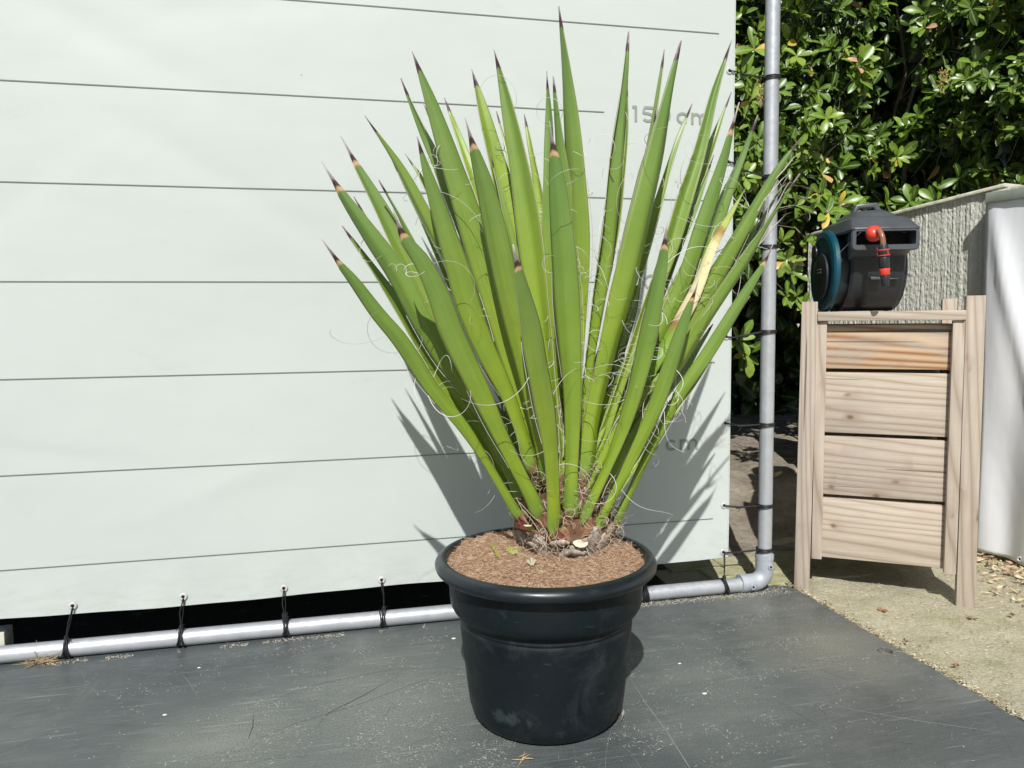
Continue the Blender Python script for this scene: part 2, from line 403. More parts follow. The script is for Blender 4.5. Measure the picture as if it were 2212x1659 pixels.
def m_wood(name, stain=0.0, axis='X'):
    m = M(name, 0.8, spec=0.2)
    sc3 = {'X': (0.9, 13, 13), 'Z': (13, 13, 0.9)}[axis]
    v = m.coord(sc3, rnd=True)
    warp = m.noise(m.coord((1.5, 4, 4) if axis == 'X' else (4, 4, 1.5), rnd=True), 1.4, 2)
    g = m.n("ShaderNodeTexWave", wave_type='BANDS', bands_direction='DIAGONAL'); g.inputs["Scale"].default_value = 1.9
    g.inputs["Distortion"].default_value = 16.0; g.inputs["Detail"].default_value = 2.0; g.inputs["Detail Scale"].default_value = 0.32; g.inputs["Detail Roughness"].default_value = 0.4
    m.l(v, g.inputs["Vector"])
    fine = m.noise(m.coord((3, 95, 95) if axis == 'X' else (95, 95, 3), rnd=True), 1.5, 5, 0.7)
    c = m.ramp(g.outputs["Fac"], [(0.0, (0.37, 0.295, 0.225)), (0.10, (0.475, 0.40, 0.32)), (0.4, (0.53, 0.455, 0.37)), (1.0, (0.565, 0.495, 0.41))])
    c = m.mix(m.gray(fine, 0.35, 0.75, 0.0, 0.5), c, (0.29, 0.235, 0.185))
    c = m.mix(m.gray(m.noise(m.coord((1.2, 30, 30) if axis == 'X' else (30, 30, 1.2), rnd=True), 1.3, 3, 0.6), 0.55, 0.8, 0.0, 0.55), c, (0.40, 0.34, 0.29))
    c = m.mix(m.gray(m.noise(m.coord(rnd=True), 4.5, 6, 0.65), 0.42, 0.68, 0.0, 0.7), c, m.mix(0.5, c, (0.33, 0.29, 0.26)))
    if stain:
        s2 = m.gray(m.noise(m.coord((2, 2, 7), rnd=True), 2.2, 4, 0.6, 0.8), 0.42, 0.62)
        c = m.mix(m.math('MULTIPLY', s2, stain), c, m.ramp(g.outputs["Fac"], [(0.0, (0.34, 0.16, 0.07)), (0.5, (0.56, 0.36, 0.2)), (1, (0.66, 0.47, 0.30))]))
    # knots
    vo = m.n("ShaderNodeTexVoronoi", voronoi_dimensions='2D'); vo.inputs["Scale"].default_value = 1.0
    sp = m.n("ShaderNodeSeparateXYZ"); m.l(m.coord((7.0, 1, 11.0) if axis == 'X' else (14, 1, 4.5), rnd=True), sp.inputs[0])
    cb = m.n("ShaderNodeCombineXYZ"); m.l(sp.outputs[0], cb.inputs[0]); m.l(sp.outputs[2], cb.inputs[1]); m.l(cb.outputs[0], vo.inputs["Vector"])
    kn = m.math('ADD', vo.outputs["Distance"], m.math('MULTIPLY', m.noise(m.coord(rnd=True), 40, 3), 0.08))
    keep = m.gray(m.noise(m.coord(rnd=True), 9, 1), 0.56, 0.62)
    c = m.mix(m.math('MULTIPLY', m.gray(kn, 0.08, 0.40, 0.6, 0.0), keep), c, (0.36, 0.25, 0.18))
    c = m.mix(m.math('MULTIPLY', m.gray(kn, 0.06, 0.15, 0.8, 0.0), keep), c, (0.13, 0.085, 0.06))
    oi = m.n("ShaderNodeObjectInfo")
    c = m.mix(m.gray(oi.outputs["Random"], 0, 1, 0.0, 0.55), c, m.mix(1.0, c, (0.80, 0.79, 0.80), 'MULTIPLY'))
    crk = m.gray(m.noise(m.coord((1.1, 60, 60) if axis == 'X' else (60, 60, 1.1), rnd=True), 1.1, 1), 0.70, 0.715)
    c = m.mix(m.math('MULTIPLY', crk, 0.8), c, (0.12, 0.09, 0.07))
    m.color(c)
    m.bump(m.math('ADD', fine, m.math('MULTIPLY', g.outputs["Fac"], 0.4)), 0.3, 0.002)
    return m.m
def m_concrete():
    m = M("rough_concrete", 0.9, spec=0.25)
    v = m.coord()
    vs = m.coord((9, 9, 0.5))
    st = m.noise(vs, 4.0, 6, 0.7)
    pit = m.noise(m.coord((1, 1, 0.6)), 38, 6, 0.75)
    c = m.ramp(m.math('ADD', m.math('MULTIPLY', st, 0.6), m.math('MULTIPLY', pit, 0.4)), [(0.30, (0.40, 0.39, 0.31)), (0.46, (0.60, 0.60, 0.53)), (0.66, (0.74, 0.74, 0.67))])
    c = m.mix(m.gray(m.noise(v, 4, 5), 0.4, 0.7, 0, 0.4), c, (0.56, 0.58, 0.46))
    m.color(c)
    m.bump(m.math('ADD', m.math('MULTIPLY', st, 1.0), m.math('MULTIPLY', pit, 0.9)), 1.0, 0.010)
    return m.m
def m_tarp():
    m = M("grey_tarpaulin", 0.33, (0.60, 0.63, 0.68), spec=0.6)
    v = m.coord(); n = m.noise(v, 3, 4)
    m.color(m.ramp(n, [(0.3, (0.74, 0.77, 0.81)), (0.7, (0.80, 0.82, 0.85))]))
    m.bump(m.noise(m.coord((1, 1, 0.4)), 5, 3), 0.25, 0.03)
    return m.m
def m_pot():
    m = M("black_pot_plastic", 0.42, spec=0.30)
    v = m.coord()
    c = m.ramp(m.noise(v, 5, 5, 0.6), [(0.3, (0.0040, 0.0078, 0.0100)), (0.7, (0.0080, 0.0130, 0.0160))])
    du = m.gray(m.noise(v, 7, 7, 0.75, 0.8), 0.52, 0.78)
    c = m.mix(m.math('MULTIPLY', du, 0.30), c, (0.10, 0.12, 0.125))
    # dried splash low on the front
    for (px, py, r, am) in ((1078, 1548, 0.020, 1.0), (1108, 1553, 0.017, 1.0), (1140, 1560, 0.009, 0.8), (1285, 1440, 0.028, 0.35), (1303, 1425, 0.016, 0.35)):
        p = at(px, py, -0.745)
        for _ in range(4): p = at(px, py, POT[1] - math.sqrt(max(1e-4, (0.178 + .08 * max(0, p.z - .06)) ** 2 - (p.x - POT[0]) ** 2)))
        tc = m.n("ShaderNodeTexCoord"); dn = m.n("ShaderNodeVectorMath", operation='DISTANCE')
        m.l(tc.outputs["Object"], dn.inputs[0]); dn.inputs[1].default_value = (p.x - POT[0], p.y - POT[1], p.z)
        dd = m.math('ADD', dn.outputs["Value"], m.math('MULTIPLY', m.math('SUBTRACT', m.noise(v, 40, 6, 0.75), 0.35), 0.06))
        c = m.mix(m.math('MULTIPLY', m.gray(dd, r * 0.8 + 0.004, r + 0.008, 1, 0), am * 0.30), c, (0.075, 0.10, 0.10))
    scr = m.gray(m.noise(m.coord((6, 6, 40)), 2.6, 4, 0.7), 0.66, 0.70)
    c = m.mix(m.math('MULTIPLY', scr, 0.28), c, (0.09, 0.10, 0.11))
    m.color(c)
    m.rough(m.gray(m.noise(v, 24, 5), 0.3, 0.7, 0.34, 0.55))
    m.bump(m.noise(v, 9, 3), 0.12, 0.01)
    return m.m
def m_peat():
    m = M("coir_peat", 1.0, spec=0.1)
    v = m.coord()
    c = m.ramp(m.noise(v, 60, 8, 0.8), [(0.3, (0.16, 0.09, 0.052)), (0.5, (0.46, 0.30, 0.195)), (0.72, (0.66, 0.49, 0.35))])
    c = m.mix(m.gray(m.noise(v, 9, 4), 0.4, 0.7, 0, 0.5), c, (0.33, 0.19, 0.10))
    m.color(c); m.bump(m.noise(v, 110, 8, 0.8), 1.0, 0.01)
    return m.m
def m_attr(name, rough=0.8, spec=0.2, trans=0.0):
    """colour held by the mesh itself (each strand or scrap has its own)"""
    m = M(name, rough, spec=spec)
    a = m.n("ShaderNodeAttribute", attribute_name="leafdata")
    c = m.mix(m.gray(m.noise(m.coord(), 80, 4, 0.7), 0.3, 0.7, 0, 0.3), a.outputs["Color"], m.mix(1.0, a.outputs["Color"], (0.45, 0.42, 0.4), 'MULTIPLY'))
    m.color(c)
    if "bark" in name: m.bump(m.noise(m.coord((1, 1, 0.3)), 120, 5, 0.7), 0.8, 0.004)
    return m.m

POT = (0.4455, -0.578, 0.0)
MB = m_banner(); MALU = m_alu(); MLEAF = m_leaf(); MHED = m_hedge()
MINK = m_plain("printed_grey_ink", (0.27, 0.30, 0.275), 0.5, var=0.06)
MLINE = m_plain("printed_line_ink", (0.17, 0.19, 0.175), 0.5, var=0.1)
MRUB = m_plain("black_rubber_cord", (0.016, 0.017, 0.019), 0.5, scale=200)
MBLK = m_plain("dark_housing_plastic", (0.020, 0.024, 0.028), 0.45, scale=15, var=0.2)
MGRY = m_plain("grey_lid_plastic", (0.075, 0.083, 0.092), 0.36, scale=15, var=0.1)
MTEAL = m_plain("teal_plastic", (0.003, 0.065, 0.095), 0.4)
MORG = m_plain("orange_plastic", (0.66, 0.055, 0.035), 0.4, var=0.08)
MHOSE = m_plain("brown_hose", (0.28, 0.12, 0.07), 0.3)
MHOLE = m_plain("unlit_cavity", (0.006, 0.006, 0.007), 0.9)
MSTEEL = m_plain("steel_eyelet", (0.62, 0.62, 0.61), 0.38, 0.25)
MFIT = m_plain("grey_cast_fitting", (0.42, 0.45, 0.49), 0.5, 0.25, scale=60, var=0.1, bump=0.1)
MWX = m_wood("weathered_plank", 0.0, 'X'); MWXS = m_wood("stained_plank", 0.9, 'X'); MWZ = m_wood("weathered_post", 0.0, 'Z')
MCON = m_concrete(); MTARP = m_tarp(); MFL = m_floor(); MSAND = m_sand(); MEARTH = m_earth()
MPOT = m_pot(); MPEAT = m_peat()
MBARK = m_attr("bark_scale", 0.85); MFIB = m_attr("dry_fibre", 0.7, 0.3); MTWIG = m_attr("dry_scraps", 0.85)
MCOIR = m_attr("coir_strand", 0.9, 0.1)
MCAP = m_plain("pale_concrete_cap", (0.56, 0.55, 0.46), 0.9, scale=30, var=0.25, bump=0.4)

# ================================================================ SETTING
g = Geo()
def bank(x, y):
    t = max(0, min(1, (y - 0.45) / 0.75)); t = t * t * (3 - 2 * t)
    e = max(0, min(1, (x - 0.9) / 0.3))
    return 0.16 * t
# ground: one sheet to the horizon
g.grid(60, 60, lambda u, v: Vector(((u - 0.5) * 240, (v - 0.5) * 240, -0.012)))
ground = g.out("ground", MSAND, smooth=False); tag(ground, kind="structure")
# fine relief of the sandy ground beside the platform
def path_pt(u, v):
    x = 1.43 + u * 3.2; y = -3.0 + v * 3.5
    h = -0.008 + 0.012 * mnoise.fractal(Vector((x * 7, y * 7, 0)), 0.8, 2.0, 5)
    return Vector((x, y, h + (0.004 if x > 1.47 else -0.002)))
g = Geo(); g.grid(120, 130, path_pt); o = g.out("path", MSAND, auto=180); tag(o, kind="structure")
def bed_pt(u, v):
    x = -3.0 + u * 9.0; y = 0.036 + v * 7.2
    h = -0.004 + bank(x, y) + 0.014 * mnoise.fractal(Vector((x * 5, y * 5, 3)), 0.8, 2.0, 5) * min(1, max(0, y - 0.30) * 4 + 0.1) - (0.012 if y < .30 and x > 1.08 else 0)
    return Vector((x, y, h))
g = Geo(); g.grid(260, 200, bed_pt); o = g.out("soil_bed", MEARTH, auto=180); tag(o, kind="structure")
# mossy pavers behind the frame
def m_pav():
    m = M("mossy_paver", 0.95, spec=0.15); v = m.coord()
    c = m.ramp(m.noise(v, 14, 6, 0.7), [(0.3, (0.30, 0.31, 0.13)), (0.5, (0.50, 0.48, 0.28)), (0.7, (0.62, 0.58, 0.44))])
    m.color(c); m.bump(m.noise(v, 70, 7, 0.8), 1.0, 0.01); return m.m
MPAV = m_pav()
g = Geo(); rnd = random.Random(3)
for i in range(-14, 12):
    for j in range(0, 3):
        x0 = 0.93 + i * 0.205 + (0.1 if j % 2 else 0); y0 = 0.045 + j * 0.105
        h = -0.002 + rnd.uniform(-0.003, 0.003)
        if x0 > 2.4 or x0 < 1.10: continue
        g.box(x0 + .004, x0 + .201, y0 + .004, y0 + .101, -0.03, h)
o = g.out("pavement", MPAV, smooth=False, bevel=0.004); tag(o, kind="structure")

# platform: a worn black sheet with a round hole near its right edge
hp = flat(1910, 1406)
bm = bmesh.new()
outer = [bm.verts.new(p) for p in ((-5, -5, 0), (1.446, -5, 0), (1.446, -0.02, 0), (1.435, 0.015, 0), (1.405, 0.03, 0), (-5, 0.034, 0))]
hv = [bm.verts.new((hp.x + 0.021 * math.cos(a * PI / 12), hp.y + 0.021 * math.sin(a * PI / 12), 0)) for a in range(24)]
es = [bm.edges.new((outer[i], outer[(i + 1) % len(outer)])) for i in range(len(outer))] + [bm.edges.new((hv[i], hv[(i + 1) % 24])) for i in range(24)]
bmesh.ops.triangle_fill(bm, use_beauty=True, edges=es)
# remove the face inside the hole if it was filled
for f in [f for f in bm.faces if all(v in hv for v in f.verts)]: bm.faces.remove(f)
r = bmesh.ops.extrude_face_region(bm, geom=bm.faces[:])
for v in [x for x in r['geom'] if isinstance(x, bmesh.types.BMVert)]: v.co.z -= 0.016
bmesh.ops.recalc_face_normals(bm, faces=bm.faces[:])
me = bpy.data.meshes.new("platform"); bm.to_mesh(me); bm.free(); me.materials.append(MFL)
o = bpy.data.objects.new("floor", me); COL.objects.link(o); tag(o, kind="structure"); o_floor = o
g = Geo(); 
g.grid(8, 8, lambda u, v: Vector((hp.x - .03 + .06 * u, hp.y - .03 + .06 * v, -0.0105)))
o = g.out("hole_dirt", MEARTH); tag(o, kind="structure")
# scratches and scuffs in the sheet
g = Geo(); rnd = random.Random(77)
def scr(pts, w, col):
    b = len(g.v); n = len(pts)
    for i, p in enumerate(pts):
        t = (Vector(pts[min(i + 1, n - 1)]) - Vector(pts[max(i - 1, 0)])).normalized(); nn = Vector((-t.y, t.x, 0)) * w * (0.25 + math.sin(PI * i / (n - 1))) * rnd.uniform(.5, 1)
        g.v += [Vector((p[0], p[1], .0005)) + nn, Vector((p[0], p[1], .0005)) - nn]; g.c += [col, col]
        if i: q = b + 2 * i; g.f.append((q - 2, q, q + 1, q - 1))
for k in range(800):
    x = rnd.uniform(-.9, 1.40); y = rnd.uniform(-1.15, -.05)
    if x > 1.38 and y > -.1: continue
    a = rnd.choice((.25, -.2, .5, -1.0, 1.3, .1)) + rnd.gauss(0, .22); L_ = rnd.uniform(.01, .09) if k % 7 else rnd.uniform(.12, .40); cv = rnd.uniform(-.5, .5)
    n = 9; p = Vector((x, y, 0)); pts = [p]
    for i in range(n): a += cv / n; p = p + Vector((math.cos(a), math.sin(a), 0)) * L_ / n; pts.append(p)
    if any(q.x > 1.43 or q.y > -.02 for q in pts): continue
    f = rnd.uniform(.11, .27); scr(pts, rnd.uniform(.0002, .0006), (f, f * 1.02, f * .97, 1))
for line, w, f in ((((1355,1455),(1395,1520),(1440,1580),(1490,1659),(1510,1700)), .0011, .30), (((545,1540),(620,1500),(700,1475),(850,1445),(1000,1442)), .0016, .15), (((548,1600),(640,1562),(780,1520),(900,1475),(960,1455)), .0014, .15),
                   (((548,1540),(546,1570),(535,1600)), .0008, .04), (((680,1575),(710,1540),(790,1500),(850,1465)), .0008, .04), (((1700,1500),(1850,1535),(2000,1560),(2212,1590)), .0012, .26), (((1360,1380),(1480,1350),(1560,1335)), .0007, .25),
                   (((970,1440),(1040,1446)), .0009, .3), (((1420,1435),(1500,1410),(1600,1380)), .0006, .22), (((1550,1440),(1650,1415),(1760,1400)), .0007, .22), (((1660,1300),(1740,1330),(1840,1372)), .0006, .2), (((1500,1430),(1600,1470),(1720,1530),(1850,1600)), .0007, .2)):
    P_ = [flat(*q) for q in line]; pts = [catmull_(P_, i / 24) for i in range(25)] if False else [P_[min(int(i / 24 * (len(P_) - 1)), len(P_) - 2)].lerp(P_[min(int(i / 24 * (len(P_) - 1)), len(P_) - 2) + 1], i / 24 * (len(P_) - 1) - min(int(i / 24 * (len(P_) - 1)), len(P_) - 2)) for i in range(25)]
    scr(pts, w, (f, f * 1.02, f * .95, 1))
for k in range(26000):
    bx_, by_ = rnd.choice(((.30, -.66), (.22, -.55), (.12, -.60), (.95, -.5), (1.22, -.42), (1.30, -.18), (0.0, -.75), (.75, -.75), (-.2, -.3), (.1, -.12)))
    x = rnd.gauss(bx_, .24); y = rnd.gauss(by_, .16)
    if x > 1.42 or y > -.03: continue
    if mnoise.fractal(Vector((x * 9, y * 14, 2)), .7, 2, 4) < rnd.uniform(-.05, .35): continue
    a = rnd.uniform(0, 6.28); L_ = rnd.uniform(.002, .016) * rnd.random() + .0012; dv = Vector((math.cos(a), math.sin(a), 0)); nn = Vector((-dv.y, dv.x, 0)) * rnd.uniform(.0004, .0013)
    p = Vector((x, y, .0006)); b = len(g.v); g.v += [p - dv * L_ * .5, p + nn, p + dv * L_ * .5, p - nn]; f = rnd.uniform(.16, .52); g.c += [(f, f * 1.03, f * .98, 1)] * 4; g.f.append((b, b + 3, b + 2, b + 1))
SCR = mesh_obj("scratches", g.v, g.f, MTWIG, o_floor, smooth=False, cols=g.c); SCR["kind"] = "stuff"
# sandy grit that lines the back edge of the platform
g = Geo(); rnd = random.Random(5)
for k in range(5200):
    x = rnd.uniform(-0.95, 1.42)
    if x < 0.75 and (rnd.random() < 0.5 or mnoise.noise(Vector((x * 9, 0, 1))) < 0.0): continue
    y = rnd.gauss(-0.031 if x < 0.8 else -0.028, 0.007 if x < 0.8 else 0.012)
    if x > 1.3: y = rnd.gauss(-0.02, 0.022)
    s = rnd.uniform(0.0008, 0.0024)
    p = Vector((x, y, 0.0005)); a = rnd.uniform(0, 6.28)
    col = rnd.choice([(0.42, .38, .31, 1), (0.52, .47, .40, 1), (0.33, .30, .24, 1), (0.26, .25, .20, 1)])
    q = [p + Vector((math.cos(a + t) * s, math.sin(a + t) * s, 0)) for t in (0, 1.7, 3.2, 4.7)]
    b = len(g.v); g.v += q + [p + Vector((0, 0, s * 0.8))]; g.c += [col] * 5
    g.f += [(b, b + 1, b + 4), (b + 1, b + 2, b + 4), (b + 2, b + 3, b + 4), (b + 3, b, b + 4)]
o = g.out("grit", MTWIG, smooth=False); tag(o, "pale sandy grit lying along the pipe on the black floor", "grit", kind="stuff")

# ================================================================ MEASURING BANNER
BX1 = 1.216; BZ0 = 0.117
BOTX = [-0.705, -0.429, -0.163, 0.11, 0.383, 0.655, 0.925, 1.197]
banner = empty("measuring_banner", (0, 0, 0), 0, "large pale mint vinyl banner printed with horizontal height lines and centimetre marks", "banner")
def bz0(x):
    return BZ0 + 0.0035 * math.sin(x * 5.2 + 0.6)
CREASES = [(-.95, 1.05, .75, .55, .035, .004), (-.55, 1.62, -.45, .5, .05, .005), (-.25, 1.25, -.55, .6, .04, .004), (-.3, .45, .35, .3, .03, -.003), (.55, 1.55, -.7, .5, .05, .004), (-.75, .55, -.2, .4, .03, .003), (1.10, 1.45, 1.2, .3, .03, -.003), (1.12, .4, 1.4, .25, .025, .003), (-.1, 1.75, .2, .5, .05, .005)]
def wave(x, z):
    e = max(0.0, 1 - (z - BZ0) / 0.10)
    cr = 0.0
    for (cx_, cz_, an, ln_, wd_, am_) in CREASES:
        du = (x - cx_) * math.cos(an) + (z - cz_) * math.sin(an); dv = -(x - cx_) * math.sin(an) + (z - cz_) * math.cos(an)
        if abs(du) < ln_ * 1.5 and abs(dv) < wd_ * 3: cr += .45 * am_ * math.exp(-(du / ln_ * 1.6) ** 2 - (dv / wd_) ** 2)
    for gx in BOTX:
        dx = x - gx; dz = z - .14
        if abs(dx) < .09 and 0 <= dz < .16: cr -= 0.0014 * math.exp(-(dx / (.012 + dz * .25)) ** 2) * math.exp(-dz / .05)
    return cr + 0.004 * mnoise.noise(Vector((x * 1.3, z * 1.6, 0.3))) + 0.007 * (mnoise.noise(Vector((x * 0.7 + z * 0.7, z * 0.9 - x * .4, 5)))) + 0.0022 * e * math.sin((x + 0.705) / 0.27 * 2 * PI)
g = Geo()
def bpt(side):
    def f(u, v):
        x = -3.2 + u * (BX1 + 3.2); z = bz0(x) + v * (2.9 - BZ0)
        return Vector((x, wave(x, z) + (0.0008 if side else 0), z))
    return f
g.grid(460, 240, bpt(0)); g.grid(460, 240, bpt(1))
n1 = 461 * 241
g.f[len(g.f) // 2:] = [tuple(reversed(f)) for f in g.f[len(g.f) // 2:]]
for i in range(460): g.f.append((i, i + n1, i + 1 + n1, i + 1))
for j in range(240):
    a = j * 461 + 460; g.f.append((a, a + n1, a + 461 + n1, a + 461))
sheet = mesh_obj("sheet", g.v, g.f, MB, banner, smooth=True, auto=60)
# hem: a doubled strip along the free edges, on the back and the front fold line
g = Geo()
g.grid(200, 1, lambda u, v: Vector((-3.2 + u * (BX1 + 3.2 - .001), wave(-3.2 + u * (BX1 + 3.2), bz0(0)) - 0.0012, bz0(-3.2 + u * (BX1 + 3.2)) + 0.0008 + 0.004 * v)))
g.grid(1, 120, lambda u, v: Vector((BX1 - 0.004 + 0.0035 * u, wave(BX1, BZ0 + v * 2.7) - 0.0012, BZ0 + 0.006 + v * 2.7)))
o = g.out("hem", MB, banner); o["label"] = "welded hem along the banner's free edges"
def ribbon(g, pts, w, lift=0.0016, closed=False):
    """flat printed stroke through (x,z) points"""
    n = len(pts); b = len(g.v); P = [Vector(p) for p in pts]
    for i in range(n):
        if closed: t = P[(i + 1) % n] - P[i - 1]
        else: t = P[min(i + 1, n - 1)] - P[max(i - 1, 0)]
        t.normalize(); nn = Vector((-t.y, t.x)) * (w / 2)
        for s in (-1, 1):
            q = P[i] + nn * s
            g.v.append(Vector((q.x, wave(q.x, q.y) - lift, q.y)))
    for i in range(n if closed else n - 1):
        j = (i + 1) % n
        g.f.append((b + 2 * i, b + 2 * i + 1, b + 2 * j + 1, b + 2 * j))
for z, x1 in ((0.25, 1.159), (0.5, 0.793), (0.75, 1.159), (1.0, 0.793), (1.25, 1.120), (1.5, 0.793), (1.75, 1.161), (2.0, .793), (2.25, 1.16), (2.5, .793)):
    g = Geo(); n = 180
    ribbon(g, [(-3.15 + (x1 + 3.15) * i / n, z) for i in range(n + 1)], 0.0026)
    g.out("height_line", MLINE, banner, smooth=False)
def arc(cx, cz, rx, rz, a0, a1, n=20):
    return [(cx + rx * math.cos(a0 + (a1 - a0) * i / n), cz + rz * math.sin(a0 + (a1 - a0) * i / n)) for i in range(n + 1)]
ST = 0.0078
def glyph(g, ch, x, z, h, w, mul=1):
    """strokes of a geometric sans serif; z = base line"""
    s = ST; hw = s / 2
    if ch == '1':
        ribbon(g, [(x + w - hw, z), (x + w - hw, z + h)], s)
        ribbon(g, [(x, z + h - hw), (x + w - s, z + h - hw)], s)
    elif ch == '0':
        n = 28
        ribbon(g, arc(x + w / 2, z + h / 2, w / 2 - hw, h / 2 - hw, 0, 2 * PI * (n - 1) / n, n - 1), s, closed=True)
    elif ch == '5':
        ribbon(g, [(x + w * .92, z + h - hw), (x + w * .16 , z + h - hw)], s)
        ribbon(g, [(x + w * .18, z + h - s), (x + w * .14, z + h * .54)], s * .9)
        ribbon(g, [(x + w * .14, z + h * .56), (x + w * .45, z + h * .56)] + arc(x + w * .50, z + h * .31, w * .44 - hw * .4, h * .31 - hw, PI / 2 - .1, -PI * 0.82, 18), s)
    elif ch == 'c':
        ribbon(g, arc(x + w / 2, z + h / 2, w / 2 - hw, h / 2 - hw, 0.75, 2 * PI - 0.75, 24), s)
    elif ch == 'm':
        ribbon(g, [(x + hw, z), (x + hw, z + h)], s)
        q = (w - s) / 2
        for k in (0, 1):
            cx = x + hw + q * k + q / 2; r = q / 2
            ribbon(g, arc(cx, z + h - r - hw, r, r, PI, 0, 12) + [(cx + r, z)], s)
def word(name, glyphs, zc, label):
    for ch, x, w in glyphs:
        g = Geo(); h = 0.047 if ch in '150' else 0.035
        glyph(g, ch, x, zc - 0.0235, h, w)
        o = g.out("printed_digit" if ch in '150' else "printed_letter", MINK, banner, smooth=False); o["label"] = "%s %s of the mark %s" % ("digit" if ch in '150' else "letter", ch, label[-6:].strip())
word("printed_number", [('1', .882, .015), ('5', .912, .040), ('0', .960, .045), ('c', 1.024, .040), ('m', 1.072, .058)], 1.5, "printed mark reading 150 cm")
word("printed_number", [('1', .892, .015), ('0', .919, .045), ('0', .972, .045), ('c', 1.036, .040), ('m', 1.084, .058)], 1.0, "printed mark reading 100 cm")
word("printed_number", [('5', .878, .040), ('0', .925, .045), ('c', .995, .038), ('m', 1.042, .061)], 0.5, "printed mark reading 50 cm")
# eyelets
def eyelet(x, z):
    g = Geo(); n = 22; y = wave(x, z) - 0.0012
    prof = [(0.0044, 0.002), (0.0044, -0.0012), (0.0060, -0.0026), (0.0088, -0.0022), (0.0108, 0.0002)]
    rot = Matrix.Rotation(-PI / 2, 3, 'X')
    M3 = Matrix(((1, 0, 0), (0, 0, 1), (0, -1, 0)))
    g.lathe(prof, n, (x, y, z), M3)
    g.out("eyelet", MSTEEL, banner)
    g = Geo(); g.tube([(x, y - 0.0004, z), (x, y + 0.0012, z)], 0.0046, 16)
    o = g.out("eyelet_hole", MHOLE, banner)
BOT = [-0.705, -0.429, -0.163, 0.11, 0.383, 0.655, 0.925, 1.197]
SIDE = [1.642, 1.369, 1.10, 0.83, 0.556, 0.29, 0.137, 1.91, 2.18]
for x in BOT + [-0.98, -1.25]: eyelet(x, 0.140 if x < 1.1 else 0.137)
for z in SIDE:
    if abs(z - 0.137) > 0.01: eyelet(1.197, z)

# ================================================================ PIPE FRAME
frame = empty("pipe_frame", (1.343, 0, 0), 0, "grey metal pipe frame with an upright and a floor rail joined by an elbow", "frame")
def rel(p): return Vector(p) - Vector((1.343, 0, 0))
R0 = 0.0225; ZP = 0.0240
def under(g, pts, r, n=8): g.tube([rel(p) for p in pts], r, n)
g = Geo(); under(g, [(-3.6, 0.004, ZP + .001), (1.28, 0.0, ZP)], R0, 32); g.out("floor_rail", MALU, frame)
g = Geo(); under(g, [(1.345, 0, 0.09), (1.343, 0, 1.2), (1.338, 0, 3.0)], R0, 32); g.out("upright", MALU, frame)
g = Geo()
RE = 0.0285
pts = [(1.268, 0, ZP + .004), (1.30, 0, ZP + .004)] + [(1.305 + 0.04 * math.sin(a), 0, ZP + .004 + 0.04 * (1 - math.cos(a))) for a in [PI / 2 * k / 8 for k in range(1, 9)]] + [(1.345, 0, 0.075), (1.345, 0, 0.112)]
under(g, pts, RE, 32)
under(g, [(1.256, 0, ZP + .004), (1.272, 0, ZP + .004)], 0.0295, 32)
under(g, [(1.345, 0, 0.104), (1.345, 0, 0.120)], 0.0295, 32)
g.out("elbow_fitting", MFIT, frame)
for (x, z) in ((1.288, ZP + .0), (1.349, 0.085)):
    g = Geo(); y = -RE - 0.001
    under(g, [(x, y + .006, z), (x, y - .003, z)], 0.0085, 18); sc1 = g.out("set_screw", MFIT, frame)
    g = Geo(); under(g, [(x, y + .006, z), (x, y - .0036, z)], 0.0042, 6); h_ = g.out("hex_socket", MHOLE, None); h_.parent = sc1

